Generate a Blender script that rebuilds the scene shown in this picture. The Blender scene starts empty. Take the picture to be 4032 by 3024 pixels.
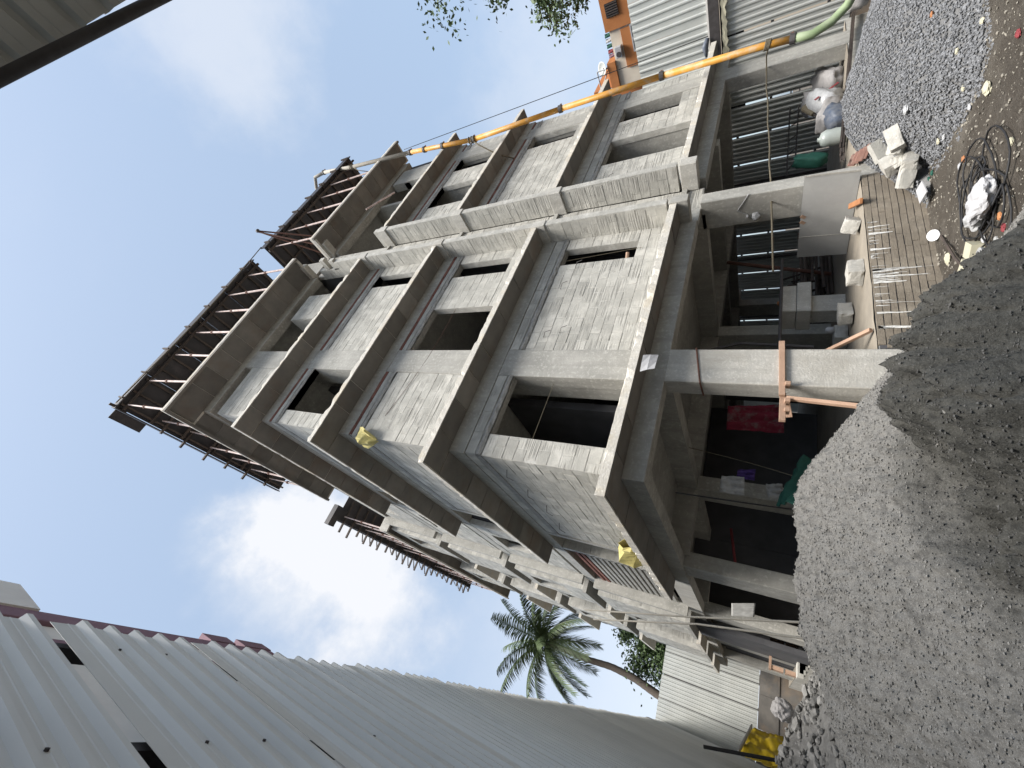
import bpy, bmesh, math, random
from mathutils import Vector, Matrix, noise
random.seed(7)
R = math.radians
sc = bpy.context.scene
COL = sc.collection

# ------------------------------------------------------------------ camera
YAW, PITCH, ROLL = 0.59713805, 0.55593794, 0.04746511
CP = Vector((-1.71998, -4.86921, 1.28994)); FPX = 1666.09
_f = Vector((math.sin(YAW)*math.cos(PITCH), math.cos(YAW)*math.cos(PITCH), math.sin(PITCH)))
_r = Vector((math.cos(YAW), -math.sin(YAW), 0)); _u = _r.cross(_f)
RT = _r*math.cos(ROLL) + _u*math.sin(ROLL); UP = -_r*math.sin(ROLL) + _u*math.cos(ROLL); FW = _f
cam = bpy.data.cameras.new('camera'); camo = bpy.data.objects.new('camera', cam); COL.objects.link(camo)
cx, cy, cz = -UP, RT, -FW                      # the phone was held upright, the picture lies on its side
camo.matrix_world = Matrix(((cx.x, cy.x, cz.x, CP.x), (cx.y, cy.y, cz.y, CP.y), (cx.z, cy.z, cz.z, CP.z), (0, 0, 0, 1)))
cam.sensor_fit = 'HORIZONTAL'; cam.sensor_width = 36; cam.lens = 36*FPX/4032; cam.clip_start = .05; cam.clip_end = 2000
sc.camera = camo

def at(X, Y, ax, val):
    """photo pixel -> point on the plane ax = val"""
    d = RT*((1512-Y)/FPX) + UP*((2016-X)/FPX) + FW
    i = 'xyz'.index(ax); t = (val-CP[i])/d[i]
    return CP + d*t

# ------------------------------------------------------------------ sky, sun, exposure
SUN = Vector((-.28, -.5, 1.0)).normalized()
w = bpy.data.worlds.new('World'); sc.world = w; w.use_nodes = True
nt = w.node_tree; nt.nodes.clear()
def N(t, **k):
    n = nt.nodes.new(t)
    for a, b in k.items(): setattr(n, a, b)
    return n
out = N('ShaderNodeOutputWorld'); sky = N('ShaderNodeTexSky', sky_type='NISHITA', sun_disc=False)
sky.sun_elevation = math.asin(SUN.z); sky.sun_rotation = math.atan2(SUN.x, SUN.y)
sky.air_density = 1.0; sky.dust_density = 2.2; sky.ozone_density = 1.0; sky.altitude = 0
bg = N('ShaderNodeBackground'); bg.inputs[1].default_value = .089
bgc = N('ShaderNodeBackground'); bgc.inputs[0].default_value = (.93, .95, 1, 1); bgc.inputs[1].default_value = .305
tc = N('ShaderNodeTexCoord')
def vm(op, a, b=None):
    n = N('ShaderNodeVectorMath', operation=op)
    nt.links.new(a, n.inputs[0])
    if b is not None:
        if isinstance(b, (tuple, Vector)): n.inputs[1].default_value = b
        else: nt.links.new(b, n.inputs[1])
    return n
def ma(op, a, b, c=False):
    n = N('ShaderNodeMath', operation=op, use_clamp=c)
    for i, q in enumerate((a, b)):
        if isinstance(q, (int, float)): n.inputs[i].default_value = q
        else: nt.links.new(q, n.inputs[i])
    return n.outputs[0]
D = tc.outputs['Generated']
def wn(scale, detail, rough=.55, dist=0):
    n = N('ShaderNodeTexNoise'); n.inputs['Scale'].default_value = scale; n.inputs['Detail'].default_value = detail
    n.inputs['Roughness'].default_value = rough; n.inputs['Distortion'].default_value = dist
    nt.links.new(D, n.inputs['Vector']); return n
n1 = wn(2.6, 6, .58, .3); n2 = wn(7, 7, .6)
def mr(v, a, b, c=0., d=1., smooth=True):
    n = N('ShaderNodeMapRange', interpolation_type='SMOOTHSTEP' if smooth else 'LINEAR')
    nt.links.new(v, n.inputs[0])
    for i, q in enumerate((a, b, c, d)): n.inputs[i+1].default_value = q
    return n.outputs[0]
mask = mr(n1.outputs[0], .56, .9, 0, .12)                                   # loose thin cloud all over
for X, Y, rad, amt in ((1290, 2200, .15, .85), (1480, 2400, .11, .6), (1170, 2060, .08, .6), (860, 80, .12, .5), (2150, 300, .13, .38), (2750, 2700, .4, .55)):
    dv = (RT*((1512-Y)/FPX) + UP*((2016-X)/FPX) + FW).normalized()          # clouds seen in these directions
    dd = vm('DISTANCE', D, dv).outputs['Value']
    dd = ma('SUBTRACT', dd, ma('MULTIPLY', ma('SUBTRACT', n2.outputs[0], .5), .30))
    mask = ma('ADD', mask, mr(dd, rad*1.75, rad*.1, 0, amt), True)
hz = N('ShaderNodeBackground'); hz.inputs[0].default_value = (.66, .82, 1, 1); hz.inputs[1].default_value = .252      # even milky haze in the whole sky
mh = N('ShaderNodeMixShader'); mh.inputs[0].default_value = .62
mix = N('ShaderNodeMixShader')
nt.links.new(mask, mix.inputs[0]); nt.links.new(sky.outputs[0], bg.inputs[0])
nt.links.new(bg.outputs[0], mh.inputs[1]); nt.links.new(hz.outputs[0], mh.inputs[2]); nt.links.new(mh.outputs[0], mix.inputs[1]); nt.links.new(bgc.outputs[0], mix.inputs[2]); nt.links.new(mix.outputs[0], out.inputs[0])
sl = bpy.data.lights.new('sun', 'SUN'); sl.energy = 2.4; sl.angle = R(24); sl.color = (1, .96, .9)
so = bpy.data.objects.new('sun', sl); COL.objects.link(so); so.rotation_euler = (-SUN).to_track_quat('-Z', 'Y').to_euler()
vs = sc.view_settings; vs.view_transform = 'Standard'; vs.look = 'None'; vs.exposure = 1.72; vs.gamma = 1; vs.use_curve_mapping = False

# ------------------------------------------------------------------ materials
def mat(name, c1, c2=None, scale=3., rough=.85, bump=.0, bscale=60., metal=0., stain=None, sscale=.9, samt=.5, streak=0., tint=0., grooves=0., spec=.3, c3=None, bdist=.02):
    m = bpy.data.materials.new(name); m.use_nodes = True; t = m.node_tree; L = t.links
    b = t.nodes['Principled BSDF']; b.inputs['Roughness'].default_value = rough; b.inputs['Metallic'].default_value = metal
    b.inputs['Specular IOR Level'].default_value = spec
    c2 = c2 or tuple(x*.8 for x in c1)
    g = t.nodes.new('ShaderNodeNewGeometry'); P = g.outputs['Position']
    def noise_(sc_, det=6, vec=P, r=.6):
        n = t.nodes.new('ShaderNodeTexNoise'); n.inputs['Scale'].default_value = sc_; n.inputs['Detail'].default_value = det; n.inputs['Roughness'].default_value = r
        L.new(vec, n.inputs['Vector']); return n.outputs['Fac']
    def mixc(f, a, c):
        x = t.nodes.new('ShaderNodeMix'); x.data_type = 'RGBA'
        if isinstance(f, float): x.inputs[0].default_value = f
        else: L.new(f, x.inputs[0])
        for i, q in ((6, a), (7, c)):
            if isinstance(q, tuple): x.inputs[i].default_value = (*q, 1)
            else: L.new(q, x.inputs[i])
        return x.outputs[2]
    def rng(v, a, b_, c=0., d=1.):
        x = t.nodes.new('ShaderNodeMapRange'); L.new(v, x.inputs[0])
        for i, q in enumerate((a, b_, c, d)): x.inputs[i+1].default_value = q
        return x.outputs[0]
    def mth(op, a, c):
        x = t.nodes.new('ShaderNodeMath'); x.operation = op
        for i, q in enumerate((a, c)):
            if isinstance(q, (int, float)): x.inputs[i].default_value = q
            else: L.new(q, x.inputs[i])
        return x.outputs[0]
    col = mixc(rng(noise_(scale), .33, .67), c1, c2)
    if c3: col = mixc(rng(noise_(scale*7, 3), .52, .7), col, c3)
    if streak:
        mp = t.nodes.new('ShaderNodeMapping'); mp.inputs['Scale'].default_value = (7, 7, .5); L.new(P, mp.inputs[0])
        col = mixc(mth('MULTIPLY', rng(noise_(1, 5, mp.outputs[0]), .45, .75), streak), col, tuple(x*.55 for x in c1))
    if stain:
        col = mixc(mth('MULTIPLY', rng(noise_(sscale, 7, P, .65), .5, .68), samt), col, stain)
    if tint:
        a = t.nodes.new('ShaderNodeAttribute'); a.attribute_name = 'tint'; oi = t.nodes.new('ShaderNodeObjectInfo')
        v = mth('FRACT', mth('ADD', a.outputs['Fac'], oi.outputs['Random']), 0)
        hs = t.nodes.new('ShaderNodeHueSaturation'); L.new(col, hs.inputs['Color']); L.new(rng(v, 0, 1, 1-tint, 1+tint), hs.inputs['Value'])
        col = hs.outputs[0]
    h = None
    if grooves:                                                         # combed faces of the concrete blocks
        mp = t.nodes.new('ShaderNodeMapping'); mp.inputs['Scale'].default_value = (1.5, 1.5, 30); L.new(P, mp.inputs[0])
        gw = noise_(1, 2, mp.outputs[0]); gm = rng(noise_(2.3, 2), .44, .6)
        gv = mth('MULTIPLY', rng(gw, .42, .62), gm)
        col = mixc(mth('MULTIPLY', gv, grooves), col, tuple(x*.62 for x in c1))
        h = gv
    L.new(col, b.inputs['Base Color'])
    if bump:
        bn = t.nodes.new('ShaderNodeBump'); bn.inputs['Strength'].default_value = bump; bn.inputs['Distance'].default_value = bdist
        hh = noise_(bscale, 6, P, .7)
        if h is not None: hh = mth('ADD', hh, mth('MULTIPLY', h, -.8))
        L.new(hh, bn.inputs['Height']); L.new(bn.outputs[0], b.inputs['Normal'])
    return m
M = {}
M['concrete'] = mat('concrete', (.38, .37, .34), (.285, .28, .255), 2.2, .9, .45, 40, stain=(.2, .195, .18), streak=.5, c3=(.45, .435, .40))
M['ledge'] = mat('ledge_edge', (.56, .53, .47), (.45, .43, .39), 3.5, .9, .6, 30, stain=(.5, .4, .24), sscale=1.6, samt=.5, c3=(.62, .6, .56))
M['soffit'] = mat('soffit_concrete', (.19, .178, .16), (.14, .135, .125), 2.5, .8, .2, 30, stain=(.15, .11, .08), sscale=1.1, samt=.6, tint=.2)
M['block'] = mat('concrete_block', (.44, .428, .39), (.345, .338, .308), 5, .92, .5, 55, stain=(.55, .535, .49), sscale=2.6, samt=.75, tint=.11, grooves=.75, c3=(.37, .36, .33))
M['mortar'] = mat('mortar', (.43, .42, .385), (.325, .317, .29), 7, .95, .7, 45, stain=(.55, .54, .505), sscale=3.2, samt=.8)
M['rough'] = mat('rough_concrete', (.33, .32, .30), (.22, .22, .21), 12, .95, 1.0, 35)
M['fresh'] = mat('light_concrete', (.47, .455, .415), (.38, .37, .34), 4, .9, .5, 45, stain=(.33, .31, .27), sscale=1.4, samt=.6, streak=.6, c3=(.56, .54, .5))
M['brick'] = mat('red_brick', (.2, .085, .065), (.14, .065, .05), 9, .9, .5, 50, tint=.2)
M['dustybrick'] = mat('dusty_brick', (.3, .17, .135), (.22, .12, .1), 9, .95, .4, 50, stain=(.35, .29, .25), sscale=6, samt=.5)
M['plinth'] = mat('plinth_brick', (.225, .192, .15), (.165, .142, .112), 4, .92, .6, 50, stain=(.35, .31, .25), sscale=2.5, tint=.04)
M['lime'] = mat('lime_run', (.72, .72, .7), (.5, .48, .44), 25, .9, .4, 60)
M['floor'] = mat('cement_floor', (.3, .265, .215), (.23, .205, .17), 2.5, .9, .4, 40, stain=(.22, .2, .17))
M['dark'] = mat('shade_and_joint_dark', (.085, .085, .09), (.06, .06, .065), 2, .9, .2, 30)  # near-black stands for room shade on concrete walls; also backs the plinth joints
M['ply'] = mat('shutter_ply', (.045, .04, .042), (.028, .027, .03), 3, .5, .2, 30, stain=(.1, .085, .085), samt=.3)
M['timber'] = mat('timber', (.085, .065, .055), (.05, .042, .037), 6, .8, .4, 40, tint=.25)
M['newwood'] = mat('pale_timber', (.42, .28, .2), (.34, .22, .155), 6, .75, .3, 40, streak=.3, tint=.12)
M['prop'] = mat('prop_steel', (.52, .43, .41), (.4, .31, .28), 8, .6, .2, 40, stain=(.22, .1, .07), sscale=4, samt=.6, tint=.12)
M['rust'] = mat('rusty_steel', (.15, .07, .05), (.095, .05, .038), 10, .8, .3, 60)
M['steel'] = mat('dark_steel', (.07, .065, .065), (.045, .04, .04), 8, .6, .2, 40)
M['sheet'] = mat('roof_sheet', (.62, .62, .59), (.57, .575, .55), .8, .5, .06, 90, metal=.0, stain=(.5, .505, .485), sscale=.6, samt=.35, spec=.4, tint=.05)
M['sheetdull'] = mat('dull_sheet', (.46, .47, .445), (.4, .41, .39), 1.2, .5, .1, 90, metal=.1, stain=(.4, .4, .37), sscale=1.1, tint=.06)
M['sheetpale'] = mat('pale_sheet', (.55, .57, .55), (.49, .51, .49), 1., .5, .06, 90, metal=.1, stain=(.43, .44, .42), sscale=.9, tint=.05)
M['yellow'] = mat('yellow_paint', (.55, .27, .04), (.46, .21, .03), 4, .5, .2, 50, stain=(.42, .36, .27), sscale=3.5, samt=.75, spec=.45)
M['pipegrey'] = mat('cement_coated_pipe', (.36, .33, .28), (.29, .27, .23), 6, .8, .4, 50)
M['hose'] = mat('pale_green_hose', (.2, .27, .14), (.27, .31, .21), 4, .6, .2, 40, stain=(.3, .3, .26))
M['rope'] = mat('jute_rope', (.17, .145, .1), (.11, .095, .07), 40, .95, .5, 120)
M['sand'] = mat('grey_sand', (.235, .226, .208), (.165, .159, .147), 26, .97, .5, 45, c3=(.32, .308, .288), stain=(.095, .092, .086), sscale=24, samt=.85, bdist=.06)
M['dampcrumb'] = mat('damp_crumb', (.13, .127, .12), (.07, .068, .064), 30, .95, tint=.4)
M['crumb'] = mat('sand_crumb', (.26, .25, .232), (.15, .145, .135), 30, .97, tint=.35)
M['wet'] = mat('damp_sand', (.105, .105, .098), (.075, .075, .07), 7, .95, 1.0, 110, c3=(.135, .135, .125))
M['gravel'] = mat('crushed_stone', (.2, .204, .212), (.135, .139, .147), 30, .9, .2, 60, tint=.36)
M['gravelbase'] = mat('gravel_dust', (.2, .2, .2), (.14, .14, .14), 30, .95, 1.0, 60)
M['rubble'] = mat('rubble_stone', (.26, .255, .245), (.16, .157, .15), 8, .95, .6, 40, tint=.35)
M['litter'] = mat('litter', (.27, .25, .21), (.17, .155, .13), 30, .8, .2, 40, tint=.35)
M['paper'] = mat('white_paper', (.42, .42, .43), (.34, .34, .35), 12, .7, .15, 20)
M['plastic'] = mat('clear_white_plastic', (.45, .455, .46), (.33, .335, .34), 14, .3, .4, 25, spec=.6)
M['sack'] = mat('grey_cement_sack', (.4, .38, .37), (.29, .28, .275), 8, .7, .5, 18)
M['yellowsack'] = mat('yellow_sack', (.5, .43, .16), (.36, .32, .13), 9, .7, .4, 22)
M['tarp'] = mat('yellow_tarpaulin', (.6, .43, .02), (.47, .33, .02), 4, .5, .4, 14)
M['red'] = mat('red_print', (.22, .04, .045), (.15, .03, .035), 8, .7)
M['blue'] = mat('blue_plastic', (.06, .08, .12), (.15, .16, .18), 8, .5)
M['green'] = mat('green_net', (.018, .09, .065), (.012, .06, .045), 8, .7)
M['purple'] = mat('purple_cloth', (.1, .06, .25), (.07, .04, .17), 8, .8)
M['black'] = mat('black_rubber', (.025, .025, .027), (.016, .016, .017), 8, .6)
M['orange'] = mat('orange_plastic', (.42, .19, .08), (.3, .13, .06), 8, .5)
M['foam'] = mat('cream_foam', (.48, .455, .34), (.38, .36, .27), 5, .85, .2, 60)
M['board'] = mat('grey_board', (.34, .34, .33), (.27, .27, .265), 2, .75, .15, 30, stain=(.45, .45, .44), sscale=2, samt=.4)
M['jerry'] = mat('clouded_plastic', (.36, .39, .37), (.28, .31, .29), 3, .35, .1, 20, spec=.5)
M['white'] = mat('white_wall', (.72, .7, .66), (.62, .6, .57), 1.5, .9, .15, 40)
M['mauve'] = mat('mauve_paint', (.22, .13, .16), (.18, .105, .13), 3, .8, .2, 40)
M['terra'] = mat('orange_wall', (.42, .17, .06), (.36, .14, .05), 2, .9, .2, 30)
M['cream'] = mat('cream_wall', (.63, .56, .46), (.56, .49, .4), 2, .9, .15, 30)
M['glass'] = mat('dark_glass', (.03, .035, .04), (.02, .022, .025), 2, .12, spec=.6)
M['bark'] = mat('palm_bark', (.13, .105, .085), (.085, .07, .058), 20, .95, .7, 60)
M['frond'] = mat('palm_leaf', (.045, .075, .025), (.075, .1, .035), 1.2, .55, spec=.4)
M['leaf'] = mat('leaf', (.05, .085, .03), (.09, .13, .05), 2., .6, spec=.35)
M['oldwall'] = mat('stained_concrete', (.2, .185, .165), (.1, .095, .09), .9, .95, .4, 30, stain=(.28, .2, .13), sscale=.6, samt=.6)
# ground: trodden damp earth with dusty patches
g = mat('site_earth', (.062, .052, .041), (.09, .077, .062), 1.1, .95, 1.0, 40, stain=(.17, .152, .125), sscale=.8, samt=.75, c3=(.125, .11, .092), bdist=.05); M['earth'] = g

# ------------------------------------------------------------------ mesh helpers
class MB:
    def __init__(s): s.v = []; s.f = []; s.t = []
    def add(s, vs_, fs, tint=0.):
        o = len(s.v); s.v += [tuple(q) for q in vs_]; s.f += [tuple(i+o for i in q) for q in fs]; s.t += [tint]*len(vs_); return s
    def box(s, x0, x1, y0, y1, z0, z1, tint=0.):
        return s.add([(x0, y0, z0), (x1, y0, z0), (x1, y1, z0), (x0, y1, z0), (x0, y0, z1), (x1, y0, z1), (x1, y1, z1), (x0, y1, z1)],
                     [(0, 3, 2, 1), (4, 5, 6, 7), (0, 1, 5, 4), (1, 2, 6, 5), (2, 3, 7, 6), (3, 0, 4, 7)], tint)
    def obox(s, c, ax, ay, az, tint=0.):
        c = Vector(c); P = [c+ax*i+ay*j+az*k for k in (-.5, .5) for j in (-.5, .5) for i in (-.5, .5)]
        return s.add(P, [(0, 2, 3, 1), (4, 5, 7, 6), (0, 1, 5, 4), (1, 3, 7, 5), (3, 2, 6, 7), (2, 0, 4, 6)], tint)
    def bar(s, a, b, wd, ht, up=Vector((0, 0, 1)), tint=0.):
        a, b = Vector(a), Vector(b); d = b-a; n = d.normalized()
        if abs(n.dot(up)) > .95: up = Vector((1, 0, 0))
        sx = n.cross(up).normalized(); uz = sx.cross(n)
        return s.obox((a+b)/2, sx*wd, d, uz*ht, tint)
    def tube(s, pts, r, n=8, cap=True, tint=0.):
        pts = [Vector(p) for p in pts]; k = len(pts); rs = r if isinstance(r, (list, tuple)) else [r]*k
        t0 = (pts[1]-pts[0]).normalized(); ref = Vector((0, 0, 1)) if abs(t0.z) < .9 else Vector((1, 0, 0))
        u = t0.cross(ref).normalized(); V = []; F = []
        for i, p in enumerate(pts):
            t_ = (pts[min(i+1, k-1)]-pts[max(i-1, 0)]).normalized(); u = (u-t_*u.dot(t_)).normalized(); v = t_.cross(u)
            for j in range(n):
                a = 2*math.pi*j/n; V.append(p+(u*math.cos(a)+v*math.sin(a))*rs[i])
        for i in range(k-1):
            for j in range(n): F.append((i*n+j, i*n+(j+1) % n, (i+1)*n+(j+1) % n, (i+1)*n+j))
        if cap: F.append(tuple(range(n))[::-1]); F.append(tuple((k-1)*n+j for j in range(n)))
        return s.add(V, F, tint)
    def grid(s, pts, nu, nv):                                   # pts[v][u]
        o = len(s.v); s.v += [tuple(p) for row in pts for p in row]; s.t += [0.]*(nu*nv)
        for j in range(nv-1):
            for i in range(nu-1): s.f.append((o+j*nu+i, o+j*nu+i+1, o+(j+1)*nu+i+1, o+(j+1)*nu+i))
        return s
def link(name, mesh, parent=None, loc=(0, 0, 0)):
    o = bpy.data.objects.new(name, mesh); COL.objects.link(o); o.location = loc
    if parent is not None:
        o.parent = parent
        if parent.type == 'EMPTY': o.location = Vector(loc)-parent.location
    return o
def obj(name, mb, m, parent=None, smooth=False, kind=None, bevel=0., solid=0.):
    me = bpy.data.meshes.new(name); me.from_pydata(mb.v, [], mb.f); me.update()
    if any(mb.t):
        at_ = me.attributes.new('tint', 'FLOAT', 'POINT'); at_.data.foreach_set('value', mb.t)
    me.materials.append(M[m] if isinstance(m, str) else m)
    if smooth: me.shade_smooth()
    o = link(name, me, parent)
    if solid:
        q = o.modifiers.new('thickness', 'SOLIDIFY'); q.thickness = solid; q.offset = 0
    if bevel:
        q = o.modifiers.new('bevel', 'BEVEL'); q.width = bevel; q.segments = 2; q.limit_method = 'ANGLE'
    if kind: o['kind'] = kind
    return o
def tag(o, label, cat, group=None):
    o['label'] = label; o['category'] = cat; o['kind'] = 'thing'
    if group: o['group'] = group
    return o
def thing(name, label, cat, loc=(0, 0, 0), group=None):
    o = bpy.data.objects.new(name, None); COL.objects.link(o); o.location = loc; o.empty_display_size = .2
    return tag(o, label, cat, group)
def nz(p, s=1.): return noise.noise(Vector(p)*s)
def fbm(p, s=1., o=4): return noise.fractal(Vector(p)*s, .6, 2.1, o)
ORD = ['first', 'second', 'third', 'fourth', 'fifth', 'sixth', 'seventh', 'eighth', 'ninth', 'tenth', 'eleventh', 'twelfth', 'thirteenth', 'fourteenth', 'fifteenth', 'sixteenth', 'seventeenth', 'eighteenth']
def rock(mb, c, r, seed, sub=1, flat=.8, tint=None, rot=None):
    rnd = random.Random(seed)
    bm = bmesh.new(); bmesh.ops.create_icosphere(bm, subdivisions=sub, radius=1)
    ax = [rnd.uniform(.6, 1.1), rnd.uniform(.6, 1.1), rnd.uniform(.45, .9)*flat]
    q = Matrix.Rotation(rnd.uniform(0, 6.3), 3, 'Z') @ Matrix.Rotation(rnd.uniform(-.5, .5), 3, 'X')
    V = []
    for v in bm.verts:
        k = 1+rnd.uniform(-.22, .18); V.append(Vector(c)+q @ Vector((v.co.x*ax[0], v.co.y*ax[1], v.co.z*ax[2]))*r*k)
    F = [tuple(v.index for v in f.verts) for f in bm.faces]; bm.free()
    mb.add(V, F, rnd.random() if tint is None else tint)

# ------------------------------------------------------------------ ground
def ground_z(x, y):
    z = -.485 + .03*fbm((x, y, 0), .7, 3) + .012*fbm((x, y, 3), 4, 3)
    if x > 1.6: z -= .0
    return z
xs = sorted(set([-300, -150, -70, -35, -20, -12, -8, -5, -3.6] + [round(-3+.07*i, 3) for i in range(int(12/.07))] + [9.2+.35*i for i in range(16)] + [15, 18, 24, 40, 80, 160, 300]))
ys = sorted(set([-300, -150, -60, -25, -14, -9, -6.5] + [round(-5.2+.07*i, 3) for i in range(int(6.6/.07))] + [1.5+.5*i for i in range(46)] + [26, 32, 50, 90, 160, 300]))
mb = MB(); mb.grid([[(x, y, ground_z(x, y) if abs(x) < 20 and abs(y) < 30 else -.485) for x in xs] for y in ys], len(xs), len(ys))
obj('ground', mb, 'earth', smooth=True)['kind'] = 'structure'

# ------------------------------------------------------------------ the unfinished building
B = thing('unfinished_building', 'bare grey concrete frame apartment block under construction with block infill walls', 'building', (6.5, 10, -.48))
LV = [3., 6., 9., 12.]; LT = .13; YW = .47; XW = .47
unit_meshes = []
for k in range(3):
    bm = bmesh.new(); bmesh.ops.create_cube(bm, size=1)
    bmesh.ops.bevel(bm, geom=bm.edges[:], offset=.035, segments=1, affect='EDGES')
    for v in bm.verts: v.co += Vector((random.uniform(-.012, .012), random.uniform(-.02, .02), random.uniform(-.02, .02)))
    me = bpy.data.meshes.new('block'); bm.to_mesh(me); bm.free(); me.materials.append(M['block']); unit_meshes.append(me)
def intervals(u0, u1, holes, zc):
    iv = [(u0, u1)]
    for h in holes:
        if h[2] < zc < h[3]:
            nv = []
            for a, b in iv:
                if h[1] <= a or h[0] >= b: nv.append((a, b)); continue
                if h[0] > a: nv.append((a, h[0]))
                if h[1] < b: nv.append((h[1], b))
            iv = nv
    return iv
def block_rects(u0, u1, z0, z1, holes, L, H, j, rnd, ju=None):
    ju = j if ju is None else ju; out_ = []; k = 0; z = z0
    while z < z1-.03:
        zt = min(z+H, z1)
        for a, b in intervals(u0, u1, holes, (z+zt)/2):
            off = (L/2 if k % 2 else 0)+rnd.uniform(-.05, .05); u = a-off % L
            while u < b-.01:
                p, q = max(u, a), min(u+L, b)
                if q-p > .05: out_.append((p+ju/2*rnd.uniform(.5, 1.4), q-ju/2*rnd.uniform(.5, 1.4), z+j/2*rnd.uniform(.4, 1.3), zt-j/2*rnd.uniform(.4, 1.3)))
                u += L
        z = zt; k += 1
    return out_
STUFF = MB(); NB = [0]
def wall(axis, face, u0, u1, z0, z1, holes=(), single=False, th=.16, seed=1, L=.4, H=.2, core=True, sgn=1):
    """block wall: axis 'y' faces -y at y = face, axis 'x' faces -x at x = face; sgn -1 turns it round"""
    for h in holes:
        if h[2] <= z0 and h[3] >= z1-.01:
            if h[0]-u0 > .05: wall(axis, face, u0, h[0], z0, z1, [q for q in holes if q is not h and q[0] < h[0]], single, th, seed, L, H, core, sgn)
            if u1-h[1] > .05: wall(axis, face, h[1], u1, z0, z1, [q for q in holes if q is not h and q[1] > h[1]], single, th, seed+1, L, H, core, sgn)
            return
    rnd = random.Random(seed); holes = list(holes); c = MB()
    us = sorted({u0, u1} | {h[i] for h in holes for i in (0, 1) if u0 < h[i] < u1}); zs = sorted({z0, z1} | {h[i] for h in holes for i in (2, 3) if z0 < h[i] < z1})
    d0, d1 = sorted((face+.0045*sgn, face+th*sgn))
    if core:
        for a, b in zip(us, us[1:]):
            for p, q in zip(zs, zs[1:]):
                if any(h[0] <= a and b <= h[1] and h[2] <= p and q <= h[3] for h in holes): continue
                if axis == 'y': c.box(a, b, d0, d1, p, q)
                else: c.box(d0, d1, a, b, p, q)
        par = obj('block_wall', c, 'mortar', B)
    for a, b, p, q in block_rects(u0, u1, z0, z1, holes, L, H, .014, rnd):
        f = face+rnd.uniform(-.004, .004); e0, e1 = sorted((f, f+.05*sgn))
        if single and NB[0] < 298:
            NB[0] += 1
            o = link('block', unit_meshes[rnd.randrange(3)], par)
            if axis == 'y': o.location = ((a+b)/2, (e0+e1)/2, (p+q)/2); o.scale = (b-a, e1-e0, q-p)
            else: o.location = ((e0+e1)/2, (a+b)/2, (p+q)/2); o.scale = (q-p, b-a, e1-e0); o.rotation_euler = (0, R(90), 0)
        else:
            if axis == 'y': STUFF.box(a, b, e0, e1, p, q, rnd.random())
            else: STUFF.box(e0, e1, a, b, p, q, rnd.random())
# --- front, bay A (near the corner) and bay B (to the right of the slot)
def zf(i): return LV[i]+LT
RW = MB()
def front_floor(i, x0, x1, holes, cols, single, seed):
    z0 = zf(i); zl = z0+2.2; zb = LV[i+1]-.335 if i < 3 else 14.72
    segs = []; x = x0
    for c0, c1 in cols:
        segs.append((x, c0)); x = c1
    segs.append((x, x1))
    for a, b in segs:
        if b-a < .05: continue
        wall('y', YW, a, b, z0, zl, [(max(h[0], a), min(h[1], b), h[2], h[3]) for h in holes if h[1] > a and h[0] < b], single, seed=seed+int(a*10))
        # lintel band of rough concrete, then a closing course of blocks up to the beam
        n = max(2, int((b-a)/.12)); m_ = MB(); pts = []
        rows = [zl+.002, zl+.05, zl+.115]
        for zz in rows: pts.append([(a+(b-a)*k/n, YW-.012-.018*fbm((a+(b-a)*k/n, i, zz), 9, 3)-(.02 if zz == rows[1] else 0), zz+.015*fbm((a+k, i, zz), 5, 2)) for k in range(n+1)])
        m_.grid(pts, n+1, 3); m_.box(a, b, YW+.02, YW+.16, zl, zl+.12)
        obj('lintel_band', m_, 'rough', B)
        top = zb-(.085 if i >= 1 else .01)
        wall('y', YW-.015, a, b, zl+.125, top, (), False, seed=seed+77, H=(top-zl-.125) if i else .2)
        if i >= 1 and i < 3:
            q = random.Random(seed); x_ = a
            while x_ < b-.02:
                e = min(b, x_+.22); RW.box(x_+.006, e-.006, YW-.02+q.uniform(-.006, .006), YW+.1, top+.006, zb-.006, q.random()); x_ = e
            c = MB(); c.box(a, b, YW+.01, YW+.15, top, zb); obj('brick_bed', c, 'mortar', B)
    for c0, c1 in cols:
        c = MB(); c.box(c0, c1, .45, .76, z0, zb); obj('column', c, 'concrete', B, bevel=.012)
COLA = [(2.08, 2.69)]
front_floor(0, .47, 5.89, [(.88, 2.08, 3.0, 5.33), (5.05, 5.55, 3.73, 5.33)], COLA, True, 11)
wall('x', XW, .48, 4.35, zf(0), zf(0)+2.2, (), True, seed=5)
front_floor(1, .47, 5.89, [(2.69, 3.96, 6.43, 8.33), (5.07, 5.57, 6.73, 8.33)], COLA, True, 21)
front_floor(2, .47, 5.89, [(.85, 2.08, 9.43, 11.33), (5.05, 5.52, 9.73, 11.33)], COLA, False, 31)
BW = [(11.74, 12.34)]
front_floor(0, 7.32, 12.8, [(8.85, 10.0, 3.0, 5.33), (11.0, 11.74, 3.73, 5.33)], BW, False, 41)
front_floor(1, 7.32, 12.8, [(7.4, 7.85, 6.73, 8.33), (11.0, 11.72, 6.73, 8.33)], BW, False, 51)
front_floor(2, 7.32, 12.75, [(8.8, 9.97, 9.43, 11.33), (10.92, 11.71, 9.73, 11.33)], BW, False, 61)
# fourth storey: walls going up
wall('y', YW, .47, 2.05, 12.13, 14.33, (), seed=71); wall('x', XW, .48, 4.2, 12.13, 14.33, (), seed=72)
wall('y', YW, 3.95, 5.0, 12.13, 14.33, (), seed=73); wall('x', 3.935, .48, 1.3, 12.13, 14.33, (), seed=74)
for a, b in ((2.05, 2.66), (11.2, 12.2)):
    c = MB(); c.box(a, b, .45, .76, 12.13, 14.72 if a < 3 else 14.6); obj('column', c, 'concrete', B, bevel=.012)
c = MB(); c.box(11.2, 12.3, .5, .75, 13.7, 13.98); obj('beam', c, 'concrete', B)
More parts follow.
